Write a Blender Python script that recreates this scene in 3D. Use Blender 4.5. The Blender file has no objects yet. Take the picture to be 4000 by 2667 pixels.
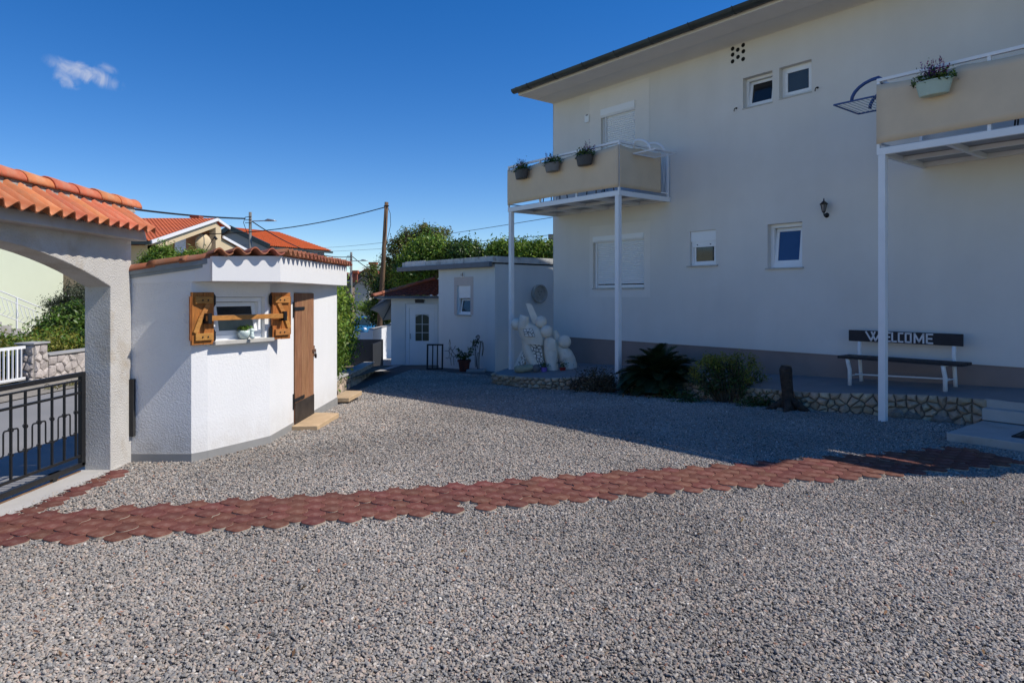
import bpy, bmesh, math, random
import numpy as np
from mathutils import Vector, Matrix
R = math.radians
scene = bpy.context.scene
COL = scene.collection
random.seed(7)

# ---------------------------------------------------------------- camera
FPX = 2667.0; CU = 2000.0; HV = 1157.0        # focal length, centre column and horizon row in photo pixels
cam = bpy.data.cameras.new('camera')
cam.sensor_width = 36.0
cam.lens = 36.0 * FPX / 4000.0
cam.shift_y = -(1333.5 - HV) / 4000.0
cam.clip_start = 0.05; cam.clip_end = 8000
camo = bpy.data.objects.new('camera', cam)
camo.rotation_euler = (R(90), 0, 0)
COL.objects.link(camo)
scene.camera = camo

# ---------------------------------------------------------------- sun, sky, exposure
SUN_AZ = R(-4.8); SUN_EL = R(49.5)             # azimuth measured from +X
SV = Vector((math.cos(SUN_AZ) * math.cos(SUN_EL), math.sin(SUN_AZ) * math.cos(SUN_EL), math.sin(SUN_EL)))
sun = bpy.data.lights.new('sun', 'SUN')
sun.energy = 4.7; sun.angle = R(0.55); sun.color = (1.0, 0.94, 0.85)
suno = bpy.data.objects.new('sun', sun)
suno.rotation_euler = (-SV).to_track_quat('-Z', 'Y').to_euler()
suno.location = SV * 60
COL.objects.link(suno)
w = bpy.data.worlds.new('World'); scene.world = w; w.use_nodes = True
nt = w.node_tree; nt.nodes.clear()
def N(tree, t, **kw):
    n = tree.nodes.new(t)
    for k, v in kw.items(): setattr(n, k, v)
    return n
out = N(nt, 'ShaderNodeOutputWorld'); bg = N(nt, 'ShaderNodeBackground')
sky = N(nt, 'ShaderNodeTexSky', sky_type='NISHITA', sun_disc=False)
sky.sun_elevation = SUN_EL; sky.sun_rotation = R(90) - SUN_AZ
sky.altitude = 1800; sky.air_density = 1.0; sky.dust_density = 0.05; sky.ozone_density = 2.0
bg.inputs['Strength'].default_value = 0.085
hs = N(nt, 'ShaderNodeHueSaturation'); hs.inputs['Saturation'].default_value = 1.40; hs.inputs['Hue'].default_value = 0.510; hs.inputs['Value'].default_value = 1.68
nt.links.new(sky.outputs[0], hs.inputs['Color'])
tc = N(nt, 'ShaderNodeTexCoord')
def vmath(op, a, b=None):
    n = N(nt, 'ShaderNodeVectorMath', operation=op)
    for i, x in enumerate((a, b)):
        if x is None: continue
        if isinstance(x, (tuple, Vector)): n.inputs[i].default_value = tuple(x)
        else: nt.links.new(x, n.inputs[i])
    return n
def smath(op, a, b=0.0, clamp=False):
    n = N(nt, 'ShaderNodeMath', operation=op); n.use_clamp = clamp
    for i, x in enumerate((a, b)):
        if isinstance(x, (int, float)): n.inputs[i].default_value = x
        else: nt.links.new(x, n.inputs[i])
    return n.outputs[0]
col_out = hs.outputs[0]
# wispy clouds, each a noise-eaten ellipse around a fixed direction of the sky
for (u, v, a, b, tilt, dens, sc) in ((330, 286, .046, .0135, -.24, 1.15, 42), (258, 312, .018, .012, -.5, .8, 52), (420, 268, .014, .007, -.3, .5, 60), (1440, 1060, .030, .013, .1, 1.5, 60), (1905, 1003, .03, .008, 0, 1.0, 60), (1820, 1010, .02, .005, 0, .9, 60)):
    c = Vector(((u - CU) / FPX, 1, (HV - v) / FPX)).normalized()
    e1 = c.cross(Vector((0, 0, 1))).normalized(); e2 = e1.cross(c).normalized()
    f1 = e1 * math.cos(tilt) + e2 * math.sin(tilt); f2 = e2 * math.cos(tilt) - e1 * math.sin(tilt)
    d = vmath('SUBTRACT', tc.outputs['Generated'], c).outputs[0]
    p = smath('DIVIDE', vmath('DOT_PRODUCT', d, f1).outputs['Value'], a)
    q = smath('DIVIDE', vmath('DOT_PRODUCT', d, f2).outputs['Value'], b)
    nz = N(nt, 'ShaderNodeTexNoise'); nz.inputs['Scale'].default_value = sc; nz.inputs['Detail'].default_value = 7; nz.inputs['Roughness'].default_value = .62; nz.inputs['Distortion'].default_value = 1.2
    nt.links.new(tc.outputs['Generated'], nz.inputs['Vector'])
    nn = smath('MULTIPLY', smath('SUBTRACT', nz.outputs['Fac'], .5), 2.6)
    m = smath('SUBTRACT', 1.0, smath('SQRT', smath('ADD', smath('MULTIPLY', p, p), smath('MULTIPLY', q, q))))
    fac = smath('MULTIPLY', smath('ADD', m, nn), dens * .6, clamp=True)
    fac = smath('MULTIPLY', fac, smath('MULTIPLY', m, 2.2, clamp=True), clamp=True)
    fac = smath('MULTIPLY', fac, .8, clamp=True)
    mx = N(nt, 'ShaderNodeMix', data_type='RGBA')
    nt.links.new(fac, mx.inputs[0]); nt.links.new(col_out, mx.inputs[6]); mx.inputs[7].default_value = (8.2, 8.4, 9.2, 1)
    col_out = mx.outputs[2]
nt.links.new(col_out, bg.inputs['Color']); nt.links.new(bg.outputs[0], out.inputs['Surface'])
vs = scene.view_settings
vs.view_transform = 'Standard'; vs.look = 'None'; vs.exposure = 0.0; vs.gamma = 1.0; vs.use_curve_mapping = False
scene.display_settings.display_device = 'sRGB'
try:
    scene.cycles.max_bounces = 6; scene.cycles.diffuse_bounces = 3; scene.cycles.use_denoising = True
except Exception: pass

# ---------------------------------------------------------------- helpers: pixels to places
def ray(u, v): return Vector(((u - CU) / FPX, 1.0, (HV - v) / FPX))
def AT(u, v, Y): return ray(u, v) * Y
def XP(u, v, X):
    r = ray(u, v); return r * (X / r.x)
def zg(x, y):
    t = y - 11.0
    return -1.80 - 0.050 * (t * .5 + math.sqrt(t * t * .25 + .6))
def GP(u, v, dz=0.0):
    r = ray(u, v); Y = 5.0
    for _ in range(40):
        Y = (zg(r.x * Y, Y) + dz) / r.z if r.z < 0 else 50
    return r * Y
def ZP(u, v, z):
    r = ray(u, v); return r * (z / r.z)
# the house frame: x runs along the facade towards the near end, y runs into the house, z up
HD = 12.05
HX = Vector((.629, -.7775, 0)).normalized(); HN = Vector((.7775, .629, 0)).normalized()
HM = Matrix(((HX.x, HN.x, 0, HN.x * HD), (HX.y, HN.y, 0, HN.y * HD), (0, 0, 1, 0), (0, 0, 0, 1)))
HMi = HM.inverted()
def H(s, y, z): return HM @ Vector((s, y, z))
def FP(u, v, y=0.0):
    """photo pixel -> (s, z) on the plane y of the house frame"""
    r = ray(u, v); k = (HD + y) / (r.x * HN.x + r.y * HN.y)
    p = HMi @ (r * k); return p.x, p.z

# ---------------------------------------------------------------- helpers: meshes
class MB:
    def __init__(self, T=None): self.v = []; self.f = []; self.T = T
    def add(self, vs_, fs_, M=None):
        o = len(self.v); T = self.T
        for p in vs_:
            p = Vector(p)
            if M is not None: p = M @ p
            if T is not None: p = T @ p
            self.v.append(p)
        for f in fs_: self.f.append([i + o for i in f])
        return self
    def box(self, x0, x1, y0, y1, z0, z1, M=None):
        vs_ = [(x0, y0, z0), (x1, y0, z0), (x1, y1, z0), (x0, y1, z0), (x0, y0, z1), (x1, y0, z1), (x1, y1, z1), (x0, y1, z1)]
        return self.add(vs_, [(0, 3, 2, 1), (4, 5, 6, 7), (0, 1, 5, 4), (1, 2, 6, 5), (2, 3, 7, 6), (3, 0, 4, 7)], M)
    def bar(self, a, b, wdt, hgt, up=(0, 0, 1)):
        """rectangular bar from a to b"""
        a = Vector(a); b = Vector(b); d = (b - a); L = d.length; d.normalize()
        up = Vector(up); s = d.cross(up)
        if s.length < 1e-4: s = d.cross(Vector((1, 0, 0)))
        s.normalize(); u = s.cross(d).normalized()
        vs_ = []
        for p in (a, b):
            for (i, j) in ((-1, -1), (1, -1), (1, 1), (-1, 1)): vs_.append(p + s * (i * wdt / 2) + u * (j * hgt / 2))
        return self.add(vs_, [(0, 3, 2, 1), (4, 5, 6, 7), (0, 1, 5, 4), (1, 2, 6, 5), (2, 3, 7, 6), (3, 0, 4, 7)])
    def prism(self, pts, off, M=None):
        n = len(pts); off = Vector(off)
        vs_ = [Vector(p) for p in pts] + [Vector(p) + off for p in pts]
        fs_ = [list(range(n))[::-1], list(range(n, 2 * n))] + [(i, (i + 1) % n, n + (i + 1) % n, n + i) for i in range(n)]
        return self.add(vs_, fs_, M)
    def tube(self, pts, r, n=8, caps=True, flat=None):
        pts = [Vector(p) for p in pts]; rs = r if isinstance(r, (list, tuple)) else [r] * len(pts)
        vs_ = []; fs_ = []; prev = None
        for i, p in enumerate(pts):
            d = (pts[min(i + 1, len(pts) - 1)] - pts[max(i - 1, 0)])
            if d.length < 1e-9: d = Vector((0, 0, 1))
            d.normalize()
            if prev is None:
                s = d.cross(Vector((0, 0, 1)))
                if s.length < .05: s = d.cross(Vector((1, 0, 0)))
            else:
                s = prev - d * prev.dot(d)
                if s.length < 1e-5: s = d.cross(Vector((1, 0, 0)))
            s.normalize(); prev = s; u = d.cross(s).normalized()
            for k in range(n):
                a = 2 * math.pi * k / n
                vs_.append(p + s * (math.cos(a) * rs[i]) + u * (math.sin(a) * rs[i] * (flat or 1)))
        for i in range(len(pts) - 1):
            for k in range(n):
                fs_.append((i * n + k, i * n + (k + 1) % n, (i + 1) * n + (k + 1) % n, (i + 1) * n + k))
        if caps:
            fs_.append(list(range(n))[::-1]); fs_.append([(len(pts) - 1) * n + k for k in range(n)])
        return self.add(vs_, fs_)
    def loft(self, secs, n=16):
        """secs: list of (centre, half vector a, half vector b); closed elliptical loft"""
        vs_ = []; fs_ = []
        for c, a, b in secs:
            c = Vector(c); a = Vector(a); b = Vector(b)
            for k in range(n):
                t = 2 * math.pi * k / n; vs_.append(c + a * math.cos(t) + b * math.sin(t))
        m = len(secs)
        for i in range(m - 1):
            for k in range(n): fs_.append((i * n + k, i * n + (k + 1) % n, (i + 1) * n + (k + 1) % n, (i + 1) * n + k))
        fs_.append(list(range(n))[::-1]); fs_.append([(m - 1) * n + k for k in range(n)])
        return self.add(vs_, fs_)
    def lathe(self, prof, c=(0, 0, 0), n=16, M=None, sx=1, sy=1):
        vs_ = []; fs_ = []; c = Vector(c)
        for r_, z in prof:
            for k in range(n):
                a = 2 * math.pi * k / n; vs_.append(c + Vector((r_ * math.cos(a) * sx, r_ * math.sin(a) * sy, z)))
        for i in range(len(prof) - 1):
            for k in range(n): fs_.append((i * n + k, i * n + (k + 1) % n, (i + 1) * n + (k + 1) % n, (i + 1) * n + k))
        fs_.append(list(range(n))[::-1]); fs_.append([(len(prof) - 1) * n + k for k in range(n)])
        return self.add(vs_, fs_, M)
    def ball(self, c, r, nu=18, nv=10, s=(1, 1, 1)):
        prof = [(max(1e-4, r * math.sin(math.pi * i / nv)), -r * math.cos(math.pi * i / nv)) for i in range(nv + 1)]
        M = Matrix.Translation(Vector(c)) @ Matrix.Diagonal((s[0], s[1], s[2], 1))
        return self.lathe(prof, (0, 0, 0), nu, M)
    def mesh(self, name, mat, smooth=False, fix=True):
        me = bpy.data.meshes.new(name)
        me.from_pydata([tuple(p) for p in self.v], [], self.f)
        if fix:
            bm = bmesh.new(); bm.from_mesh(me); bmesh.ops.recalc_face_normals(bm, faces=bm.faces); bm.to_mesh(me); bm.free()
        for m in (mat if isinstance(mat, (list, tuple)) else [mat]): me.materials.append(m)
        if smooth: me.polygons.foreach_set('use_smooth', [True] * len(me.polygons))
        me.update(); return me
    def build(self, name, mat, parent=None, smooth=False, bevel=0, seg=2, fix=True, auto=None, **kw):
        o = bpy.data.objects.new(name, self.mesh(name, mat, smooth, fix)); COL.objects.link(o)
        if parent is not None: adopt(o, parent)
        if bevel:
            b = o.modifiers.new('bevel', 'BEVEL'); b.width = bevel; b.segments = seg; b.limit_method = 'ANGLE'; b.angle_limit = R(35)
        for k, v in kw.items(): o[{'cat': 'category'}.get(k, k)] = v
        return o
def adopt(o, parent):
    o.parent = parent; o.matrix_parent_inverse = parent.matrix_basis.inverted() if parent.parent is None else (parent.parent.matrix_basis @ parent.matrix_parent_inverse @ parent.matrix_basis).inverted()
def thing(name, loc, label, cat, group=None):
    o = bpy.data.objects.new(name, None); o.location = loc; o.empty_display_size = .2
    COL.objects.link(o); o['label'] = label; o['category'] = cat
    if group: o['group'] = group
    o.matrix_basis = Matrix.Translation(Vector(loc)); return o
def tag(o, label, cat, group=None):
    o['label'] = label; o['category'] = cat
    if group: o['group'] = group
    return o
def inst(name, me, M, parent):
    o = bpy.data.objects.new(name, me); COL.objects.link(o)
    if parent is not None: adopt(o, parent)
    o.matrix_basis = M
    return o
def kids(o): return [c for c in COL.objects if c.parent == o]
def dup(root, M, label=None):
    """copy of a thing with its parts and sub-parts; M moves it in world space"""
    def cp(o, par):
        c = o.copy(); COL.objects.link(c)
        if par is not None: c.parent = par
        for ch in kids(o): cp(ch, c)
        return c
    r_ = cp(root, None); r_.matrix_basis = M @ root.matrix_basis
    if label: r_['label'] = label
    return r_

# ---------------------------------------------------------------- helpers: materials
MATS = {}
def mat(name, col, rough=.8, var=.08, vs=2.5, bump=0.0, bs=80.0, bd=.01, metal=0.0, spec=.35, col2=None, fac2=.5, sc2=4.0, stretch=None, trans=0, island=0, detail=4, bdetail=5, rand=0, dirt=None, streak=0):
    """principled material: base colour with noise variation, optional second colour in patches, noise bump"""
    m = bpy.data.materials.new(name); m.use_nodes = True; t = m.node_tree; t.nodes.clear()
    o = N(t, 'ShaderNodeOutputMaterial'); b = N(t, 'ShaderNodeBsdfPrincipled')
    b.inputs['Roughness'].default_value = rough; b.inputs['Metallic'].default_value = metal
    b.inputs['Specular IOR Level'].default_value = spec
    tcn = N(t, 'ShaderNodeTexCoord'); vec = tcn.outputs['Object']
    if stretch:
        mp = N(t, 'ShaderNodeMapping'); mp.inputs['Scale'].default_value = stretch; t.links.new(vec, mp.inputs[0]); vec = mp.outputs[0]
    n1 = N(t, 'ShaderNodeTexNoise'); n1.inputs['Scale'].default_value = vs; n1.inputs['Detail'].default_value = detail; n1.inputs['Roughness'].default_value = .6
    t.links.new(vec, n1.inputs['Vector'])
    mr = N(t, 'ShaderNodeMapRange'); mr.inputs['From Min'].default_value = .3; mr.inputs['From Max'].default_value = .7; mr.inputs['To Min'].default_value = 1 - var; mr.inputs['To Max'].default_value = 1 + var
    t.links.new(n1.outputs['Fac'], mr.inputs[0])
    base = N(t, 'ShaderNodeRGB'); base.outputs[0].default_value = (*col, 1); cur = base.outputs[0]
    if col2:
        n2 = N(t, 'ShaderNodeTexNoise'); n2.inputs['Scale'].default_value = sc2; n2.inputs['Detail'].default_value = 6; n2.inputs['Roughness'].default_value = .65
        t.links.new(vec, n2.inputs['Vector'])
        r2 = N(t, 'ShaderNodeMapRange'); r2.inputs['From Min'].default_value = fac2 - .08; r2.inputs['From Max'].default_value = fac2 + .12
        t.links.new(n2.outputs['Fac'], r2.inputs[0])
        x = N(t, 'ShaderNodeMix', data_type='RGBA'); t.links.new(r2.outputs[0], x.inputs[0]); t.links.new(cur, x.inputs[6]); x.inputs[7].default_value = (*col2, 1); cur = x.outputs[2]
    mul = N(t, 'ShaderNodeVectorMath', operation='SCALE'); t.links.new(cur, mul.inputs[0]); t.links.new(mr.outputs[0], mul.inputs['Scale']); cur = mul.outputs[0]
    if island or rand:
        if island: src = N(t, 'ShaderNodeNewGeometry').outputs['Random Per Island']
        else: src = N(t, 'ShaderNodeObjectInfo').outputs['Random']
        a = island or rand
        r3 = N(t, 'ShaderNodeMapRange'); r3.inputs['To Min'].default_value = 1 - a; r3.inputs['To Max'].default_value = 1 + a; t.links.new(src, r3.inputs[0])
        s3 = N(t, 'ShaderNodeVectorMath', operation='SCALE'); t.links.new(cur, s3.inputs[0]); t.links.new(r3.outputs[0], s3.inputs['Scale']); cur = s3.outputs[0]
        h3 = N(t, 'ShaderNodeHueSaturation'); t.links.new(cur, h3.inputs['Color'])
        r4 = N(t, 'ShaderNodeMapRange'); r4.inputs['To Min'].default_value = .5 - .06 * a; r4.inputs['To Max'].default_value = .5 + .06 * a
        fr = N(t, 'ShaderNodeMath', operation='MULTIPLY'); fr.inputs[1].default_value = 7.13; t.links.new(src, fr.inputs[0])
        fr2 = N(t, 'ShaderNodeMath', operation='FRACT'); t.links.new(fr.outputs[0], fr2.inputs[0]); t.links.new(fr2.outputs[0], r4.inputs[0]); t.links.new(r4.outputs[0], h3.inputs['Hue']); cur = h3.outputs[0]
    if streak:
        # faint vertical run-off marks
        mp2 = N(t, 'ShaderNodeMapping'); mp2.inputs['Scale'].default_value = (1.7, 1.7, .25); t.links.new(tcn.outputs['Object'], mp2.inputs[0])
        n5 = N(t, 'ShaderNodeTexNoise'); n5.inputs['Scale'].default_value = 1.6; n5.inputs['Detail'].default_value = 5; t.links.new(mp2.outputs[0], n5.inputs['Vector'])
        r5 = N(t, 'ShaderNodeMapRange'); r5.inputs['From Min'].default_value = .42; r5.inputs['From Max'].default_value = .72; r5.inputs['To Min'].default_value = 1.0; r5.inputs['To Max'].default_value = 1 - streak; t.links.new(n5.outputs['Fac'], r5.inputs[0])
        s5 = N(t, 'ShaderNodeVectorMath', operation='SCALE'); t.links.new(cur, s5.inputs[0]); t.links.new(r5.outputs[0], s5.inputs['Scale']); cur = s5.outputs[0]
    if dirt:
        # earth splashed up from the ground, ragged at its upper limit
        sp_ = N(t, 'ShaderNodeSeparateXYZ'); t.links.new(tcn.outputs['Object'], sp_.inputs[0])
        n6 = N(t, 'ShaderNodeTexNoise'); n6.inputs['Scale'].default_value = 7; n6.inputs['Detail'].default_value = 7; t.links.new(tcn.outputs['Object'], n6.inputs['Vector'])
        r6 = N(t, 'ShaderNodeMapRange'); r6.inputs['From Min'].default_value = dirt[1]; r6.inputs['From Max'].default_value = dirt[0]; t.links.new(sp_.outputs['Z'], r6.inputs[0])
        m6 = N(t, 'ShaderNodeMath', operation='MULTIPLY'); t.links.new(r6.outputs[0], m6.inputs[0]); t.links.new(n6.outputs['Fac'], m6.inputs[1])
        m7 = N(t, 'ShaderNodeMath', operation='MULTIPLY'); t.links.new(m6.outputs[0], m7.inputs[0]); m7.inputs[1].default_value = dirt[3]; m7.use_clamp = True
        x6 = N(t, 'ShaderNodeMix', data_type='RGBA'); t.links.new(m7.outputs[0], x6.inputs[0]); t.links.new(cur, x6.inputs[6]); x6.inputs[7].default_value = (*dirt[2], 1); cur = x6.outputs[2]
    t.links.new(cur, b.inputs['Base Color'])
    if bump:
        n3 = N(t, 'ShaderNodeTexNoise'); n3.inputs['Scale'].default_value = bs; n3.inputs['Detail'].default_value = bdetail; n3.inputs['Roughness'].default_value = .55
        t.links.new(vec, n3.inputs['Vector'])
        bp = N(t, 'ShaderNodeBump'); bp.inputs['Strength'].default_value = bump; bp.inputs['Distance'].default_value = bd
        t.links.new(n3.outputs['Fac'], bp.inputs['Height']); t.links.new(bp.outputs[0], b.inputs['Normal'])
    if trans:
        tr = N(t, 'ShaderNodeBsdfTranslucent'); t.links.new(cur, tr.inputs['Color'])
        ms = N(t, 'ShaderNodeMixShader'); ms.inputs[0].default_value = trans
        t.links.new(b.outputs[0], ms.inputs[1]); t.links.new(tr.outputs[0], ms.inputs[2]); t.links.new(ms.outputs[0], o.inputs['Surface'])
    else: t.links.new(b.outputs[0], o.inputs['Surface'])
    MATS[name] = m; return m

m_house = mat('house_plaster', (.715, .685, .64), .9, .04, .7, .35, 55, .004, col2=(.73, .705, .67), fac2=.52, sc2=.5, streak=.03)
m_patch = mat('fresh_plaster', (.78, .745, .70), .9, .03, 2, .3, 60, .004)
m_plinth = mat('plinth_plaster', (.29, .225, .20), .9, .08, 2, .4, 70, .005)
m_white = mat('white_stucco', (.82, .82, .82), .9, .03, 1.2, .55, 42, .008, dirt=(-1.75, -1.35, (.52, .47, .40), .7), streak=.03)
m_rough = mat('rough_white_stucco', (.76, .76, .76), .9, .03, 1.5, .8, 55, .018, bdetail=3, dirt=(-1.75, -1.3, (.46, .41, .34), .9))
m_fascia = mat('white_render', (.78, .78, .78), .85, .02, 2, .15, 60, .004)
m_arch = mat('gate_plaster', (.56, .535, .495), .9, .08, 2.5, .9, 60, .016, col2=(.43, .36, .27), fac2=.62, sc2=1.8)
m_annex = mat('annex_plaster', (.72, .73, .72), .9, .03, 1, .3, 60, .004, streak=.04)
m_tilebase = mat('base_tile', (.30, .295, .285), .55, .08, 4, .1, 60, .003)
m_terra = mat('terracotta', (.38, .125, .066), .85, .18, 9, .35, 60, .004, col2=(.30, .13, .085), fac2=.52, sc2=7, rand=.2)
m_gterra = mat('pale_terracotta', (.55, .17, .075), .85, .16, 9, .3, 60, .004, col2=(.50, .25, .145), fac2=.56, sc2=7, rand=.16)
m_mortar = mat('old_mortar', (.36, .33, .29), .95, .3, 22, .8, 40, .02)
m_zinc = mat('grey_zinc', (.23, .27, .30), .5, .08, 5, metal=.35)
m_wood = mat('oiled_wood', (.38, .135, .03), .55, .35, 6, .35, 16, .003, stretch=(14, 14, 1.3), col2=(.26, .10, .028), fac2=.56, sc2=3.4, rand=.12)
m_bat = mat('pale_oiled_wood', (.47, .21, .055), .55, .3, 6, .3, 16, .003, stretch=(3, 3, 14), rand=.12)
m_door = mat('weathered_door_wood', (.30, .145, .066), .7, .45, 5, .4, 14, .003, stretch=(16, 16, .9), col2=(.40, .22, .11), fac2=.54, sc2=2.2, rand=.15)
m_iron = mat('black_iron', (.012, .012, .013), .45, .2, 20, .15, 60, .003, spec=.4)
m_metalwhite = mat('white_painted_steel', (.84, .85, .86), .45, .03, 3)
m_pvc = mat('white_window_plastic', (.85, .86, .87), .35, .02, 3)
m_glass = mat('dark_window_glass', (.014, .017, .022), .06, .1, 2, spec=.6)
m_glassblue = mat('blue_window_glass', (.035, .075, .19), .12, .1, 2, spec=.5)  # plain blue base colour
m_frost = mat('frosted_glass', (.12, .135, .12), .25, .2, 5, spec=.5)
m_fabric = mat('beige_screen_fabric', (.70, .555, .395), .9, .04, 3, .2, 300, .002)
m_gutter = mat('dark_gutter', (.05, .06, .058), .5, .2, 3, metal=.2)
m_oldtile = mat('old_roof_tile', (.22, .20, .165), .9, .35, 10, .6, 40, .015, col2=(.36, .32, .25), sc2=12)
m_stone = mat('limestone', (.44, .355, .26), .9, .2, 7, .9, 24, .022, rand=.2)
m_stonegrey = mat('grey_pink_limestone', (.47, .42, .385), .9, .2, 8, .9, 22, .02, rand=.14)
m_joint = mat('wall_mortar', (.20, .185, .16), .95, .2, 15, .8, 40, .01)
m_conc = mat('concrete', (.36, .355, .345), .9, .12, 3, .4, 50, .005)
m_terrace = mat('terrace_concrete', (.24, .235, .235), .9, .1, 2, .3, 60, .004)
m_step = mat('step_concrete', (.42, .41, .385), .9, .08, 3, .3, 60, .004, col2=(.33, .30, .25), fac2=.6, sc2=2)
m_sand = mat('sandstone_slab', (.52, .37, .22), .85, .12, 5, .4, 40, .006)
m_sculpt = mat('sculpture_cement', (.80, .73, .62), .9, .08, 5, .6, 50, .006)
m_mosaic = mat('mosaic_marble', (.74, .71, .65), .6, .1, 6, rand=.08)
m_mosjoint = mat('mosaic_grout', (.02, .017, .016), .9, .1, 6)
m_plank = mat('charcoal_plank', (.022, .024, .03), .6, .25, 7, .2, 30, .003, stretch=(2, 2, 9))
m_letter = mat('white_letter_paint', (.72, .72, .74), .6, .04, 9)
m_leaf = mat('leaf_green', (.115, .20, .026), .45, .15, 3, island=.45, trans=.3, spec=.4)
m_leafl = mat('leaf_light_green', (.22, .32, .04), .45, .15, 3, island=.4, trans=.35, spec=.4)
m_leafd = mat('leaf_dark_green', (.045, .088, .019), .4, .2, 3, island=.5, trans=.22, spec=.45)
m_leafo = mat('leaf_olive', (.17, .155, .05), .5, .2, 3, island=.35, trans=.3)
m_leafy = mat('leaf_yellow_green', (.22, .225, .035), .5, .2, 3, island=.4, trans=.3)
m_cycad = mat('cycad_leaf', (.026, .05, .02), .35, .25, 3, rand=.25, spec=.4)
m_bark = mat('bark', (.10, .075, .05), .9, .35, 12, .9, 18, .03, stretch=(1, 1, .25))
m_polewood = mat('tarred_pole_wood', (.17, .105, .06), .85, .3, 8, .4, 20, .01, stretch=(3, 3, .2), col2=(.07, .045, .03), fac2=.55, sc2=3)
m_asphalt = mat('asphalt', (.25, .245, .24), .95, .1, 1.2, .4, 90, .006, col2=(.20, .20, .20), fac2=.55, sc2=.6)
m_verge = mat('gritty_verge', (.27, .245, .205), .95, .2, 4, .6, 40, .01, col2=(.13, .15, .05), fac2=.66, sc2=3)
m_soil = mat('dry_soil', (.14, .10, .07), .95, .3, 6, .8, 30, .02)
m_field = mat('far_ground', (.16, .16, .10), .95, .3, .15)
m_wire = mat('cable_black', (.012, .012, .013), .5, .1, 5)
m_green = mat('pale_green_render', (.66, .70, .52), .9, .025, 1, .2, 50, .004)
m_cream = mat('cream_render', (.64, .51, .32), .9, .03, 1, .2, 50, .004)
m_orange = mat('orange_render', (.56, .30, .14), .9, .04, 1)
m_grey = mat('blue_grey_render', (.36, .37, .38), .9, .04, 1)
m_redroof = mat('red_roof_tile', (.48, .115, .045), .8, .18, 3, island=.0, col2=(.38, .10, .05), fac2=.55, sc2=1.5)
m_redroof2 = mat('orange_roof_tile', (.56, .115, .03), .8, .12, 2)
m_darkroof = mat('maroon_roof_tile', (.20, .055, .035), .8, .2, 3, .3, 30, .01)
m_brickred = mat('red_brick', (.24, .075, .045), .85, .2, 9, rand=.15)
m_purple = mat('purple_pot', (.25, .15, .50), .4, .05, 5)
m_redpot = mat('red_pot', (.25, .02, .02), .4, .05, 5)
m_claypot = mat('dark_clay_pot', (.13, .035, .025), .7, .1, 5)
m_anth = mat('anthracite_plastic', (.045, .043, .045), .5, .1, 5)
m_greypot = mat('grey_plastic', (.15, .145, .145), .5, .1, 5)
m_mint = mat('mint_plastic', (.43, .52, .43), .4, .05, 5)
m_mintceram = mat('mint_ceramic', (.60, .70, .66), .25, .04, 5)
m_blueplastic = mat('blue_plastic', (.03, .075, .23), .4, .05, 5)
m_violet = mat('violet_blossom', (.15, .05, .22), .7, .2, 5, island=.5, trans=.2)
m_pink = mat('magenta_blossom', (.28, .04, .16), .7, .2, 5, island=.5, trans=.2)
m_yellow = mat('yellow_blossom', (.6, .42, .03), .7, .2, 5, island=.3)
m_hill = mat('hazy_hillside', (.10, .16, .24), 1, .1, .002)  # blue of the distance haze is put into the base colour
m_car = mat('blue_car_paint', (.022, .13, .27), .25, .03, 2, spec=.6)
m_tarp = mat('grey_parasol_cloth', (.24, .225, .19), .85, .08, 2)
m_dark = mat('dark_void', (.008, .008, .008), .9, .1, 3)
m_rubber = mat('doormat_rubber', (.02, .02, .022), .9, .3, 20)
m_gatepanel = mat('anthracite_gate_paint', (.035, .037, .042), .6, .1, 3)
m_satin = mat('galvanised_steel', (.42, .43, .44), .4, .1, 6, metal=.6)
m_pavside = mat('paver_concrete', (.40, .34, .27), .95, .2, 20, .5, 50, .006)
m_driftwood = mat('painted_driftwood', (.30, .31, .22), .8, .25, 9, .4, 20, .01)

# ---------------------------------------------------------------- helpers: stone walls, tiles, leaves
def clip(poly, a, b, c):
    """keep the part of poly where a*x + b*y <= c"""
    o = []
    for i in range(len(poly)):
        p = poly[i]; q = poly[(i + 1) % len(poly)]
        dp = a * p[0] + b * p[1] - c; dq = a * q[0] + b * q[1] - c
        if dp <= 0: o.append(p)
        if (dp < 0 < dq) or (dq < 0 < dp):
            t = dp / (dp - dq); o.append((p[0] + (q[0] - p[0]) * t, p[1] + (q[1] - p[1]) * t))
    return o
def cells(L, Hh, size, rng, jit=.42, squash=1.0):
    """irregular polygons that fill an L x Hh rectangle"""
    nx = max(1, round(L / size)); ny = max(1, round(Hh / (size * squash))); pts = []
    for j in range(ny):
        for i in range(nx):
            pts.append(((i + .5 + (.5 if j % 2 else 0) * .8 + rng.uniform(-jit, jit)) * L / nx, (j + .5 + rng.uniform(-jit, jit)) * Hh / ny))
    outp = []
    for p in pts:
        poly = [(0, 0), (L, 0), (L, Hh), (0, Hh)]
        for q in pts:
            if q is p: continue
            dx = q[0] - p[0]; dy = q[1] - p[1]
            if dx * dx + dy * dy > (3.2 * size) ** 2: continue
            poly = clip(poly, dx, dy, dx * (p[0] + q[0]) / 2 + dy * (p[1] + q[1]) / 2)
            if len(poly) < 3: break
        if len(poly) >= 3: outp.append(poly)
    return outp
def inset(poly, d):
    cx = sum(p[0] for p in poly) / len(poly); cy = sum(p[1] for p in poly) / len(poly); o = []
    for x, y in poly:
        l = math.hypot(x - cx, y - cy)
        k = max(.2, (l - d * 1.25) / l) if l > 1e-6 else 1
        o.append((cx + (x - cx) * k, cy + (y - cy) * k))
    return o
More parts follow.
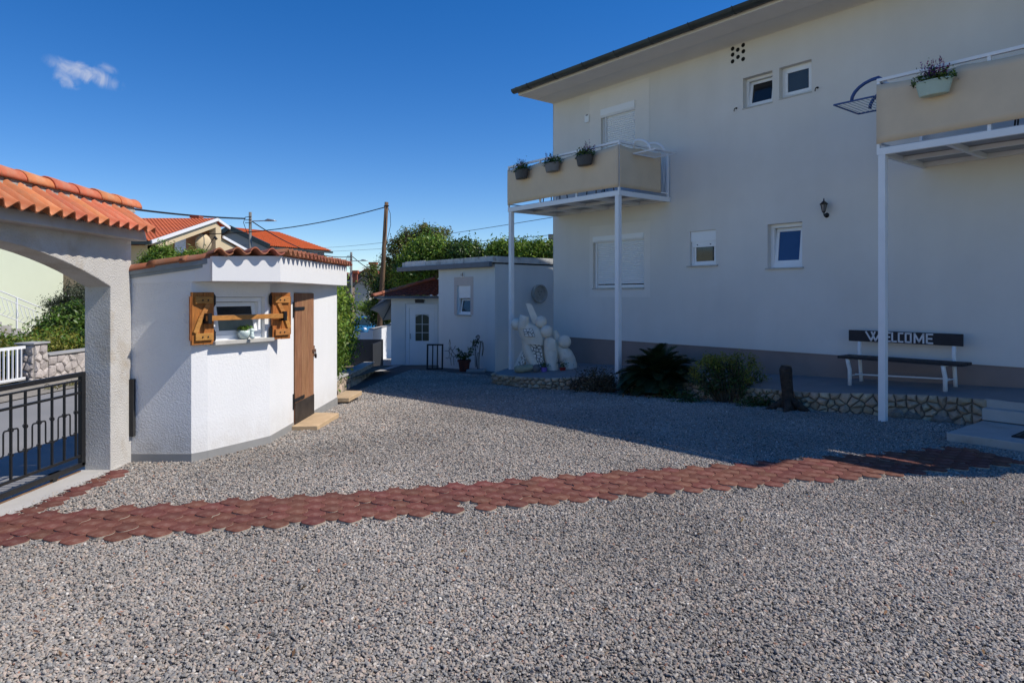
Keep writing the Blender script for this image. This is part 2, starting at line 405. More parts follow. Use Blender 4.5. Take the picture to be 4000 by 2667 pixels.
def stone_wall(root, P, L, Hh, size, m, rng, joint=.012, proud=.03, name='stone', squash=.9, jit=.42):
    """P(x, y, d) maps wall coordinates and outward distance to a place; each stone is a piece of its own"""
    for poly in cells(L, Hh, size, rng, jit, squash):
        a = inset(poly, joint); b = inset(poly, joint + rng.uniform(.018, .03)); d = rng.uniform(.5, 1.2) * proud
        n = len(a); tilt = (rng.uniform(-.25, .25), rng.uniform(-.25, .25))
        cx = sum(p[0] for p in a) / n; cy = sum(p[1] for p in a) / n
        mb = MB()
        vs_ = [P(x, y, -.03) for x, y in a] + [P(x, y, d * .45) for x, y in a] + [P(x + rng.uniform(-.006, .006), y + rng.uniform(-.006, .006), d + (x - cx) * tilt[0] + (y - cy) * tilt[1]) for x, y in b] + [P(cx, cy, d * 1.2)]
        f = []
        for i in range(n):
            j = (i + 1) % n
            f += [(i, j, n + j, n + i), (n + i, n + j, 2 * n + j, 2 * n + i), (2 * n + i, 2 * n + j, 3 * n)]
        mb.add(vs_, f); mb.build(name, m, root)
def leaves_mesh(name, P, size, aspect, m, rng, outward=None, droop=.0, sizevar=.35, up=0.0):
    """one diamond-shaped folded leaf per row of P (n x 3)"""
    n = len(P)
    nrm = rng.normal(size=(n, 3))
    if outward is not None: nrm = nrm * .75 + outward * 1.0
    nrm[:, 2] += up
    nrm /= np.linalg.norm(nrm, axis=1, keepdims=True) + 1e-9
    t = rng.normal(size=(n, 3)); t[:, 2] -= droop
    t -= nrm * (t * nrm).sum(1, keepdims=True); t /= np.linalg.norm(t, axis=1, keepdims=True) + 1e-9
    b = np.cross(nrm, t); s = (size * (1 + sizevar * rng.uniform(-1, 1, size=(n, 1))))
    w_ = s * aspect * .5
    v = np.empty((n, 4, 3)); v[:, 0] = P - t * s * .5; v[:, 1] = P + b * w_ + nrm * w_ * .35; v[:, 2] = P + t * s * .5 - nrm * s * .08; v[:, 3] = P - b * w_ + nrm * w_ * .35
    me = bpy.data.meshes.new(name)
    me.vertices.add(4 * n); me.vertices.foreach_set('co', v.reshape(-1))
    idx = np.arange(4 * n).reshape(n, 4)
    me.loops.add(4 * n); me.loops.foreach_set('vertex_index', idx.reshape(-1))
    me.polygons.add(n); me.polygons.foreach_set('loop_start', np.arange(0, 4 * n, 4)); me.polygons.foreach_set('loop_total', np.full(n, 4))
    me.materials.append(m); me.update(calc_edges=True); return me
def blob_points(blobs, n, rng, clump=.16, per=34, shell=.35):
    """points in leafy clumps near the surface of ellipsoids (cx,cy,cz,rx,ry,rz)"""
    w_ = np.array([b[3] * b[4] + b[4] * b[5] + b[3] * b[5] for b in blobs]); w_ = w_ / w_.sum()
    P = []; O = []
    for b, k in zip(blobs, w_):
        c = np.array(b[:3]); r = np.array(b[3:6]); nc = max(3, int(n * k / per))
        d = rng.normal(size=(nc, 3)); d /= np.linalg.norm(d, axis=1, keepdims=True)
        rad = 1 - shell * rng.random((nc, 1)) ** 1.6 + .10 * rng.normal(size=(nc, 1))
        cc = c + d * r * rad
        cr = clump * rng.uniform(.5, 1.35, size=(nc, 1))
        pts = np.repeat(cc, per, 0) + rng.normal(size=(nc * per, 3)) * np.repeat(cr, per, 0)
        P.append(pts); O.append(np.repeat(d, per, 0))
    return np.concatenate(P), np.concatenate(O)
def crown(name, blobs, n, size, m, parent, seed, aspect=.42, clump=.16, per=34, shell=.35, droop=.2, up=.3):
    rng = np.random.default_rng(seed)
    P, O = blob_points(blobs, n, rng, clump, per, shell)
    o = bpy.data.objects.new(name, leaves_mesh(name, P, size, aspect, m, rng, O, droop, up=up)); COL.objects.link(o)
    if parent is not None: adopt(o, parent)
    return o

# ---------------------------------------------------------------- ground
def sheet(name, x0, x1, y0, y1, m, z=None, step=.5, kind='structure'):
    nx = max(1, int((x1 - x0) / step)); ny = max(1, int((y1 - y0) / step))
    vs_ = [(x0 + (x1 - x0) * i / nx, y0 + (y1 - y0) * j / ny, 0) for j in range(ny + 1) for i in range(nx + 1)]
    vs_ = [(x, y, (z(x, y) if z else 0)) for x, y, _ in vs_]
    fs_ = [(j * (nx + 1) + i, j * (nx + 1) + i + 1, (j + 1) * (nx + 1) + i + 1, (j + 1) * (nx + 1) + i) for j in range(ny) for i in range(nx)]
    mb = MB(); mb.add(vs_, fs_); return mb.build(name, m, None, smooth=True, fix=False, kind=kind)
m_gsheet = mat('gravel_bed', (.10, .095, .09), .95, .25, 60, .9, 110, .012)  # bed colour darkened to paint the shade in gaps between stones
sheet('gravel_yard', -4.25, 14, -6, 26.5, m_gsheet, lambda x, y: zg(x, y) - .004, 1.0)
far = lambda x, y: -1.95 - .018 * max(0, y - 8) - .0 * x if y < 60 else -1.95 - .018 * 52
sheet('ground', -600, 600, -40, 900, m_field, lambda x, y: -7.0, 60)
road_z = lambda x, y: -1.90 - .035 * max(0, y - 18)
sheet('road', -10.3, -6.0, -10, 120, m_asphalt, road_z, 2.0)
sheet('driveway', -6.0, -4.655, 1.0, 10.0, m_asphalt, lambda x, y: -1.9 + .05 * (x + 6), .7)
sheet('verge', -10.28, -9.05, -8, 60, m_verge, lambda x, y: road_z(x, y) + .02, 2.0)
sheet('garden_soil', -40, -10.32, -10, 70, m_soil, lambda x, y: -1.75 - .035 * max(0, y - 18), 4.0)
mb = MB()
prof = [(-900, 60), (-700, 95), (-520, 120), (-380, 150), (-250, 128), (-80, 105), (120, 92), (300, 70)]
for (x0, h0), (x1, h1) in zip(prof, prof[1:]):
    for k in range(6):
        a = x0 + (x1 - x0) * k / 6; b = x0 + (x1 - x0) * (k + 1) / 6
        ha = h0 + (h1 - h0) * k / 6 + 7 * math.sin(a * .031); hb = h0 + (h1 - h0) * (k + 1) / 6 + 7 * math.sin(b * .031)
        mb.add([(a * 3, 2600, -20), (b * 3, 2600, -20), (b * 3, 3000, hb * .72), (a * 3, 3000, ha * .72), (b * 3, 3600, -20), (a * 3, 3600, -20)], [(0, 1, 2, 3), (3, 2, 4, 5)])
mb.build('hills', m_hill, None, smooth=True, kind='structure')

# gravel: loose stones scattered with geometry nodes, denser near the viewer
def gravel_material():
    m = bpy.data.materials.new('gravel_stones'); m.use_nodes = True; t = m.node_tree; b = t.nodes['Principled BSDF']
    oi = N(t, 'ShaderNodeObjectInfo'); cr = N(t, 'ShaderNodeValToRGB'); t.links.new(oi.outputs['Random'], cr.inputs[0])
    cr.color_ramp.interpolation = 'CONSTANT'
    cols = [(0, (.44, .40, .36)), (.12, (.32, .325, .335)), (.26, (.52, .44, .37)), (.38, (.38, .37, .37)), (.50, (.26, .26, .27)), (.60, (.56, .44, .37)), (.72, (.44, .42, .40)), (.82, (.36, .31, .27)), (.89, (.62, .57, .52)), (.952, (.80, .77, .73)), (.962, (.14, .14, .145)), (.988, (.48, .20, .11)), (.993, (.52, .36, .21))]
    def gr(c): l = .3 * c[0] + .6 * c[1] + .1 * c[2]; return tuple(x * .68 + l * .32 for x in c)
    cols = [(p, gr(c)) for p, c in cols]
    el = cr.color_ramp.elements
    el[0].position = 0; el[0].color = (*cols[0][1], 1); el[1].position = cols[1][0]; el[1].color = (*cols[1][1], 1)
    for p, c in cols[2:]:
        e = el.new(p); e.color = (*c, 1)
    g = N(t, 'ShaderNodeTexNoise'); g.inputs['Scale'].default_value = .55; g.inputs['Detail'].default_value = 3
    ge = N(t, 'ShaderNodeNewGeometry'); t.links.new(ge.outputs['Position'], g.inputs['Vector'])
    mr = N(t, 'ShaderNodeMapRange'); mr.inputs['From Min'].default_value = .3; mr.inputs['From Max'].default_value = .7; mr.inputs['To Min'].default_value = .80; mr.inputs['To Max'].default_value = 1.16
    t.links.new(g.outputs['Fac'], mr.inputs[0])
    tn = N(t, 'ShaderNodeVectorMath', operation='MULTIPLY'); t.links.new(cr.outputs[0], tn.inputs[0]); tn.inputs[1].default_value = (.82, .78, .715)
    s = N(t, 'ShaderNodeVectorMath', operation='SCALE'); t.links.new(tn.outputs[0], s.inputs[0]); t.links.new(mr.outputs[0], s.inputs['Scale'])
    t.links.new(s.outputs[0], b.inputs['Base Color']); b.inputs['Roughness'].default_value = .8; b.inputs['Specular IOR Level'].default_value = .3
    return m
m_gravel = gravel_material()
TERR = []   # filled by the terrace outline below (world polygon), used to keep stones off it
def gravel_emitter():
    st = .25; vs_ = []; fs_ = []; dn = []; sz = []
    y = 2.6
    while y < 24:
        x = -4.2
        while x < 7.5:
            cx = x + st / 2; cy = y + st / 2
            h = HMi @ Vector((cx, cy, 0))
            xl = -3.5 if cy < 7.6 else -3.388 + .51 * (cy - 7.6) if cy < 8.4 else -2.98
            ok = abs(cx) < .79 * cy + .3 and h.y < -.75 and not (cy > 7.5 and cx < xl - .1 and cx > -4.25) and not (h.y > -1.0 and h.x > -9.5)
            if cx < -3.3 and cy > 11.5: ok = False
            if ok:
                o = len(vs_)
                for (a, b) in ((x, y), (x + st, y), (x + st, y + st), (x, y + st)): vs_.append((a, b, zg(a, b)))
                fs_.append((o, o + 1, o + 2, o + 3))
                d = 8800 if cy < 5.2 else 6800 if cy < 8 else 4800 if cy < 12 else 2600
                dn += [d] * 4; sz += [1.0 if cy < 8 else 1.12 if cy < 12 else 1.45] * 4
            x += st
        y += st
    me = bpy.data.meshes.new('gravel'); me.from_pydata(vs_, [], fs_)
    me.attributes.new('dens', 'FLOAT', 'POINT').data.foreach_set('value', dn)
    me.attributes.new('psize', 'FLOAT', 'POINT').data.foreach_set('value', sz)
    me.materials.append(m_gravel)
    o = bpy.data.objects.new('gravel', me); COL.objects.link(o); o['kind'] = 'stuff'
    ng = bpy.data.node_groups.new('gravel_scatter', 'GeometryNodeTree')
    ng.interface.new_socket('Geometry', in_out='INPUT', socket_type='NodeSocketGeometry'); ng.interface.new_socket('Geometry', in_out='OUTPUT', socket_type='NodeSocketGeometry')
    gi = N(ng, 'NodeGroupInput'); go = N(ng, 'NodeGroupOutput'); L = ng.links.new
    dp = N(ng, 'GeometryNodeDistributePointsOnFaces', distribute_method='RANDOM')
    na = N(ng, 'GeometryNodeInputNamedAttribute', data_type='FLOAT'); na.inputs['Name'].default_value = 'dens'
    ns = N(ng, 'GeometryNodeInputNamedAttribute', data_type='FLOAT'); ns.inputs['Name'].default_value = 'psize'
    L(gi.outputs[0], dp.inputs['Mesh']); L(na.outputs['Attribute'], dp.inputs['Density'])
    join = N(ng, 'GeometryNodeGeometryToInstance')
    for k in range(6):
        ic = N(ng, 'GeometryNodeMeshIcoSphere'); ic.inputs['Radius'].default_value = .0069; ic.inputs['Subdivisions'].default_value = 1 if k % 2 else 2
        po = N(ng, 'GeometryNodeInputPosition'); vz = N(ng, 'ShaderNodeTexWhiteNoise', noise_dimensions='4D'); 
        nv = N(ng, 'ShaderNodeTexNoise', noise_dimensions='4D'); nv.inputs['Scale'].default_value = 75.0; nv.inputs['W'].default_value = k * 3.7; nv.inputs['Detail'].default_value = 2
        L(po.outputs[0], nv.inputs['Vector'])
        sb = N(ng, 'ShaderNodeVectorMath', operation='SUBTRACT'); L(nv.outputs['Color'], sb.inputs[0]); sb.inputs[1].default_value = (.5, .5, .5)
        sc_ = N(ng, 'ShaderNodeVectorMath', operation='SCALE'); L(sb.outputs[0], sc_.inputs[0]); sc_.inputs['Scale'].default_value = .0155
        sp = N(ng, 'GeometryNodeSetPosition'); L(ic.outputs['Mesh'], sp.inputs['Geometry']); L(sc_.outputs[0], sp.inputs['Offset'])
        tf = N(ng, 'GeometryNodeTransform'); tf.inputs['Scale'].default_value = ((1.25, .85, .62), (1.0, .8, .7), (1.4, .75, .5), (1.05, 1.0, .6), (.95, .75, .55), (1.2, 1.0, .75))[k]
        L(sp.outputs[0], tf.inputs['Geometry'])
        sm = N(ng, 'GeometryNodeSetMaterial'); sm.inputs['Material'].default_value = m_gravel; L(tf.outputs[0], sm.inputs['Geometry'])
        sh = N(ng, 'GeometryNodeSetShadeSmooth'); sh.inputs['Shade Smooth'].default_value = False; L(sm.outputs[0], sh.inputs['Geometry'])
        L(sh.outputs[0], join.inputs[0])
    ip = N(ng, 'GeometryNodeInstanceOnPoints'); ip.inputs['Pick Instance'].default_value = True
    L(dp.outputs['Points'], ip.inputs['Points']); L(join.outputs[0], ip.inputs['Instance'])
    rv = N(ng, 'FunctionNodeRandomValue', data_type='FLOAT_VECTOR'); rv.inputs[0].default_value = (-.75, -.75, 0); rv.inputs[1].default_value = (.75, .75, 6.28); L(rv.outputs[0], ip.inputs['Rotation'])
    rs = N(ng, 'FunctionNodeRandomValue', data_type='FLOAT'); rs.inputs[2].default_value = .5; rs.inputs[3].default_value = 1.65; rs.inputs['Seed'].default_value = 5
    mu = N(ng, 'ShaderNodeMath', operation='MULTIPLY'); L(rs.outputs[1], mu.inputs[0]); L(ns.outputs['Attribute'], mu.inputs[1]); L(mu.outputs[0], ip.inputs['Scale'])
    # lift stones a little at random so that they pile unevenly
    rz = N(ng, 'FunctionNodeRandomValue', data_type='FLOAT_VECTOR'); rz.inputs[0].default_value = (0, 0, -.002); rz.inputs[1].default_value = (0, 0, .007); rz.inputs['Seed'].default_value = 9
    tl = N(ng, 'GeometryNodeTranslateInstances'); L(ip.outputs[0], tl.inputs['Instances']); L(rz.outputs[0], tl.inputs['Translation'])
    L(tl.outputs[0], go.inputs[0])
    md = o.modifiers.new('scatter', 'NODES'); md.node_group = ng
    return o
gravel_emitter()

# ---------------------------------------------------------------- path of interlocking pavers
def paver_mat():
    m = mat('red_paver', (.14, .046, .033), .85, .18, 6, .45, 70, .005, col2=(.22, .125, .095), fac2=.60, sc2=7, rand=.17)
    return m
m_paver = paver_mat()
def paver_mesh(k):
    q = .1; a = .052; b = .093
    rnd = random.Random(k)
    def arc(p, q_, bul, n=5):
        o = []
        d = Vector(q_) - Vector(p); nn = Vector((-d.y, d.x)).normalized()
        for i in range(n):
            t = i / n; o.append(Vector(p) + d * t + nn * bul * 4 * t * (1 - t))
        return o
    V2 = lambda x, y: Vector((x, y))
    # bottom edge bulges outward, the top edge takes the bulge of the next paver; shoulders are concave, flanks convex
    bl, br, r_, tr, tl, l_ = V2(-a, -q), V2(a, -q), V2(b, 0), V2(a, q), V2(-a, q), V2(-b, 0)
    outl = arc(bl, br, -.030, 6) + arc(br, r_, -.020, 5) + arc(r_, tr, .020, 5) + arc(tr, tl, .030, 6) + arc(tl, l_, .020, 5) + arc(l_, bl, -.020, 5)
    outl = [p * .975 for p in outl]
    n = len(outl); tops = [p * .93 for p in outl]; mid = [p * .985 for p in outl]
    hz = [rnd.uniform(-.0012, .0012) for _ in range(n)]
    vs_ = [(p.x, p.y, -.05) for p in outl] + [(p.x, p.y, -.007) for p in outl] + [(p.x, p.y, -.002) for p in mid] + [(p.x, p.y, hz[i]) for i, p in enumerate(tops)]
    fs_ = []
    for lv in range(3):
        for i in range(n): fs_.append((lv * n + i, lv * n + (i + 1) % n, (lv + 1) * n + (i + 1) % n, (lv + 1) * n + i))
    fs_.append([3 * n + i for i in range(n)])
    me = MB().add(vs_, fs_).mesh('paver', [m_paver, m_pavside])
    for p in me.polygons[:n]: p.material_index = 1
    return me
PV = [paver_mesh(k) for k in range(5)]
pa = ZP(-150, 2084, -1.77); pb = ZP(3905, 1773, -1.77)
pd = (pb - pa); pd.z = 0; PL = pd.length; pd.normalize(); pn = Vector((-pd.y, pd.x, 0))
path = bpy.data.objects.new('path', None); COL.objects.link(path); path['kind'] = 'structure'
rng = random.Random(3); pang = math.atan2(pd.y, pd.x)
for c in range(int(PL / .1405) + 1):
    wob = .02 * math.sin(c * .21)
    for r_ in range(4):
        if (c * 7 + r_) % 23 == 5 and r_ in (0,): continue
        y = -.30 + r_ * .2 + (.1 if c % 2 else 0) + wob
        p = pa + pd * (c * .1405 + rng.uniform(-.003, .003)) + pn * (y + rng.uniform(-.003, .003))
        z = -1.781 + rng.uniform(-.006, .006)
        M = Matrix.Translation((p.x, p.y, z)) @ Matrix.Rotation(pang + rng.uniform(-.025, .025), 4, 'Z') @ Matrix.Rotation(rng.uniform(-.012, .012), 4, 'X') @ Matrix.Rotation(rng.uniform(-.012, .012), 4, 'Y')
        inst('paver', PV[rng.randrange(5)], M, path)
# flush pavers along the gate threshold, half under the gravel
sill = sheet('concrete_threshold', -4.66, -4.12, 2.0, 7.25, mat('pale_threshold', (.47, .45, .42), .9, .1, 3, .4, 60, .006), lambda x, y: -1.794, .5)
for i in range(17):
    M = Matrix.Translation((-4.05 + (.05 if i % 2 else 0), 4.5 + i * .155, -1.789 + rng.uniform(-.003, .002))) @ Matrix.Rotation(R(90) + rng.uniform(-.05, .05), 4, 'Z')
    inst('paver', PV[i % 5], M, sill)

# ---------------------------------------------------------------- sliding iron gate
gate = thing('sliding_gate', (-4.43, 6.0, -1.8), 'black wrought iron sliding gate with scrollwork standing under the arch', 'gate')
GX = -4.43
mb = MB()
mb.box(GX - .02, GX + .02, 2.6, 7.05, -.822, -.778); mb.box(GX - .022, GX + .022, 7.0, 7.065, -1.74, -.778)
mb.box(GX - .022, GX + .022, 2.6, 7.05, -1.755, -1.705)
mb.build('gate_frame', m_iron, gate, bevel=.004)
mb = MB(); mb.box(GX - .012, GX + .012, 2.6, 7.0, -.868, -.852); mb.box(GX - .012, GX + .012, 2.6, 7.0, -.998, -.976); mb.box(GX - .012, GX + .012, 2.6, 7.0, -1.645, -1.62); mb.build('cross_rail', m_iron, gate)
nb = 0; y = 6.935
while y > 3.0:
    mb = MB(); mb.box(GX - .009, GX + .009, y - .009, y + .009, -1.63, -.86); mb.build('bar', m_iron, gate)
    # fretted scroll between this bar and the next
    y2 = y - .18; ym = (y + y2) / 2; up = nb % 2
    mb = MB(); t = .008
    za, zb = -1.18, -1.40
    if up: pts = [(ym + .09, za), (ym + .022, za), (ym + .006, za - .006), (ym, za - .022), (ym, zb + .022), (ym - .006, zb + .006), (ym - .022, zb), (ym - .09, zb)]
    else: pts = [(ym + .09, zb), (ym + .022, zb), (ym + .006, zb + .006), (ym, zb + .022), (ym, za - .022), (ym - .006, za - .006), (ym - .022, za), (ym - .09, za)]
    mb.tube([(GX, a, b) for a, b in pts], t, 6)
    for (yy, zz, sgn) in ((y, za, 1), (y2, za, -1), (y, zb, 1), (y2, zb, -1)):
        q = [(GX, yy - sgn * (.012 + .02 * math.cos(k * .9)) , zz + .022 * math.sin(k * .9) * sgn) for k in range(6)]
        mb.tube(q, .006, 5)
    mb.box(GX - .013, GX + .013, y - .014, y + .014, za - .014, za + .014)
    mb.build('scroll', m_iron, gate); nb += 1; y = y2
for yy in (5.1, 6.6):
    mb = MB(); mb.lathe([(.04, -.012), (.045, 0), (.04, .012)], (0, 0, 0), 14, Matrix.Translation((GX, yy, -1.765)) @ Matrix.Rotation(R(90), 4, 'Y')); mb.build('wheel', m_iron, gate)
    mb = MB(); mb.prism([(GX - .02, yy - .09, -1.705), (GX - .02, yy + .09, -1.705), (GX - .02, yy + .03, -1.775), (GX - .02, yy - .03, -1.775)], (.04, 0, 0)); mb.build('wheel_bracket', m_iron, gate)
mb = MB(); mb.box(GX - .012, GX + .012, 2.0, 7.0, -1.796, -1.786); mb.build('guide_rail', mat('rusty_rail', (.20, .11, .055), .8, .3, 9, .3, 40, .003), sill)

# ---------------------------------------------------------------- plastered arch over the gate with a little tiled roof
arch = thing('gate_arch', (-4.28, 7.2, -1.85), 'plastered arch over the driveway gate with small orange tiled roof', 'archway')
ax0, ax1 = -4.42, -4.15
pts = [(7.445, -1.95), (7.445, .75), (1.2, .75), (1.2, -1.95), (2.94, -1.95), (2.94, .098)]
for k in range(1, 20):
    yy = 2.94 + (7.06 - 2.94) * k / 20; cx = 5.0; rr = 5.77; pts.append((yy, .478 - (rr - math.sqrt(rr * rr - (yy - cx) ** 2))))
pts += [(7.06, .098), (7.06, -1.95)]
mb = MB(); mb.prism([(ax0, y, z) for y, z in pts], (ax1 - ax0, 0, 0)); mb.build('wall', m_arch, arch, bevel=.008)
mb = MB(); mb.prism([(-4.58, 1.0, .60), (-4.56, 1.0, .70), (-4.5, 1.0, .78), (-4.08, 1.0, .78), (-4.01, 1.0, .70), (-3.99, 1.0, .60)], (0, 6.47, 0)); mb.build('cornice', mat('cornice_plaster', (.50, .47, .43), .9, .1, 2, .3, 50, .006, col2=(.40, .33, .26), fac2=.55, sc2=1.2), arch, bevel=.01)
def wavy_tile(name, w_, L, amp, th, n=12, m=m_gterra, kind='sin'):
    vs_ = []; fs_ = []
    for j, yy in enumerate((0, L * .5, L)):
        for i in range(n + 1):
            t = i / n
            if kind == 'sin': h = amp * math.cos(2 * math.pi * (t - .5))
            else: h = amp * (math.sin(math.pi * min(1, t / .56)) if t < .56 else -.55 * math.sin(math.pi * (t - .56) / .44))
            vs_.append(((t - .5) * w_, yy, h)); 
    base = len(vs_); vs_ += [(x, y, z - th) for x, y, z in vs_]
    for j in range(2):
        for i in range(n):
            a = j * (n + 1) + i; fs_ += [(a, a + 1, a + n + 2, a + n + 1), (base + a, base + a + n + 1, base + a + n + 2, base + a + 1)]
    for i in range(n):
        fs_ += [(i, base + i, base + i + 1, i + 1), (2 * (n + 1) + i, 2 * (n + 1) + i + 1, base + 2 * (n + 1) + i + 1, base + 2 * (n + 1) + i)]
    for i in (0, n):
        for j in range(2):
            a = j * (n + 1) + i; fs_.append((a, a + n + 1, base + a + n + 1, base + a))
    return MB().add(vs_, fs_).mesh(name, m, smooth=False)
wt = wavy_tile('roof_tile', .172, .50, .034, .013)
for p in wt.polygons: p.use_smooth = False
eave = Vector((-3.87, 0, .715)); ridge = Vector((-4.29, 0, .99))
for side in (0, 1):
    for i in range(39):
        y = 7.46 - .085 - i * .17
        e = eave.copy(); r_ = ridge.copy()
        if side: e.x = 2 * ridge.x - e.x
        e.y = r_.y = y; dv = (r_ - e).normalized(); xv = Vector((0, 1, 0)) * (1 if not side else -1); zv = xv.cross(dv)
        M = Matrix(((xv.x, dv.x, zv.x, e.x), (xv.y, dv.y, zv.y, e.y), (xv.z, dv.z, zv.z, e.z + rng.uniform(-.004, .004)), (0, 0, 0, 1)))
        inst('roof_tile', wt, M @ Matrix.Rotation(rng.uniform(-.012, .012), 4, 'Z'), arch)
mb = MB(); mb.prism([(-4.38, 1.0, .93), (-4.36, 1.0, 1.0), (-4.22, 1.0, 1.0), (-4.20, 1.0, .93)], (0, 6.62, 0)); mb.build('ridge_mortar', m_mortar, arch)
def half_barrel(name, r0, r1, L, th=.014, n=10, m=m_gterra, flare=.012):
    vs_ = []; fs_ = []
    st = [(0, r0), (L * .2, r0 * .98), (L * .88, r1), (L, r1 + flare)]
    for rr in (0, th):
        for yy, rad in st:
            for i in range(n + 1):
                a = math.pi * i / n; vs_.append((math.cos(a) * (rad - rr), yy, math.sin(a) * (rad - rr)))
    k = n + 1; o = 4 * k
    for j in range(3):
        for i in range(n):
            a = j * k + i; fs_ += [(a, a + 1, a + k + 1, a + k), (o + a, o + a + k, o + a + k + 1, o + a + 1)]
        for i in (0, n):
            a = j * k + i; fs_.append((a, a + k, o + a + k, o + a))
    for i in range(n): fs_ += [(i, o + i, o + i + 1, i + 1), (3 * k + i, 3 * k + i + 1, o + 3 * k + i + 1, o + 3 * k + i)]
    return MB().add(vs_, fs_).mesh(name, m, smooth=True)
rt = half_barrel('ridge_tile', .115, .10, .40)
for i in range(19):
    inst('ridge_tile', rt, Matrix.Translation((-4.29, 7.68 - (i + 1) * .355, .985 + (.004 if i % 2 else 0))) @ Matrix.Rotation(rng.uniform(-.015, .015), 4, 'Z'), arch)

# ---------------------------------------------------------------- white shed
shed = thing('shed', (-3.4, 9.5, -1.8), 'white stucco garden shed with wooden door, shutters and clay roof tiles', 'shed')
SA, SB, SC, SD, SG = Vector((-4.16, 7.45)), Vector((-3.50, 7.45)), Vector((-3.388, 7.60)), Vector((-2.98, 8.40)), Vector((-2.98, 11.62))
SH = Vector((-4.16, 11.62))
def edge_frame(p, q):
    """frame on a wall foot from p to q: x along, y into the wall, z up"""
    d = (q - p).normalized(); n = Vector((-d.y, d.x))
    return Matrix(((d.x, n.x, 0, p.x), (d.y, n.y, 0, p.y), (0, 0, 1, 0), (0, 0, 0, 1))), (q - p).length
def wall_holes(mb, T, L, z0, z1, holes, depth, back=True, ztop=None):
    """a wall face on y=0 with rectangular openings (x0,x1,z0,z1) and reveals of the given depth"""
    xs = sorted({0, L, *[h[0] for h in holes], *[h[1] for h in holes]}); zs = sorted({z0, z1, *[h[2] for h in holes], *[h[3] for h in holes]})
    for i in range(len(xs) - 1):
        for j in range(len(zs) - 1):
            cx = (xs[i] + xs[i + 1]) / 2; cz = (zs[j] + zs[j + 1]) / 2
            if any(h[0] < cx < h[1] and h[2] < cz < h[3] for h in holes): continue
            mb.add([(xs[i], 0, zs[j]), (xs[i + 1], 0, zs[j]), (xs[i + 1], 0, zs[j + 1]), (xs[i], 0, zs[j + 1])], [(0, 1, 2, 3)], T)
    for h in holes:
        a, b, c, d = h[:4]
        for q in (((a, c), (b, c)), ((b, c), (b, d)), ((b, d), (a, d)), ((a, d), (a, c))):
            (xa, za), (xb, zb) = q
            mb.add([(xa, 0, za), (xb, 0, zb), (xb, depth, zb), (xa, depth, za)], [(0, 3, 2, 1)], T)
        if back: mb.add([(a, depth, c), (b, depth, c), (b, depth, d), (a, depth, d)], [(0, 1, 2, 3)], T)
TCD, LCD = edge_frame(SC, SD); TDG, LDG = edge_frame(SD, SG); TBC, LBC = edge_frame(SB, SC); TAB, LAB = edge_frame(SA, SB)
def EP(T, u, v, y=0):
    """pixel -> (x, z) on plane y of a wall frame"""
    Ti = T.inverted(); o = Ti @ Vector((0, 0, 0)); d = (Ti.to_3x3() @ ray(u, v)); k = (y - o.y) / d.y; p = o + d * k; return p.x, p.z
zt = .30
wx0, wz0 = EP(TCD, 848, 1330); wx1, _ = EP(TCD, 1000, 1330); _, wz1 = EP(TCD, 900, 1160)
dx0, _ = EP(TDG, 1147, 1400); dx1, _ = EP(TDG, 1222, 1400); _, dz1 = EP(TDG, 1145, 1143)
WIN = (.10, LCD - .08, wz0, wz1)
mb = MB()
wall_holes(mb, TAB, LAB, -1.9, zt, [], .1)
mb.build('wall', m_rough, shed, fix=False)
mb = MB()
wall_holes(mb, TBC, LBC, -1.9, zt, [], .1); wall_holes(mb, TCD, LCD, -1.9, zt, [WIN], .40, back=False); wall_holes(mb, TDG, LDG, -1.9, zt, [(dx0, dx1, -1.9, dz1)], .08)
for p, q in ((SG, SH), (SH, SA)):
    T, L_ = edge_frame(p, q); wall_holes(mb, T, L_, -1.9, zt, [], .1)
mb.build('wall', m_white, shed, fix=False)
mb = MB()
foot = [SA, SB, SC, SD, SG]; 
for T, L_, x0, x1 in ((TAB, LAB, .01, LAB + .006), (TBC, LBC, -.004, LBC + .004), (TCD, LCD, -.004, LCD + .003), (TDG, LDG, -.002, dx0 - .02), (TDG, LDG, dx1 + .02, LDG)):
    t = MB(T); t.box(x0, x1, -.012, .02, -1.92, -1.715); t.build('base_tile', m_tilebase, shed)
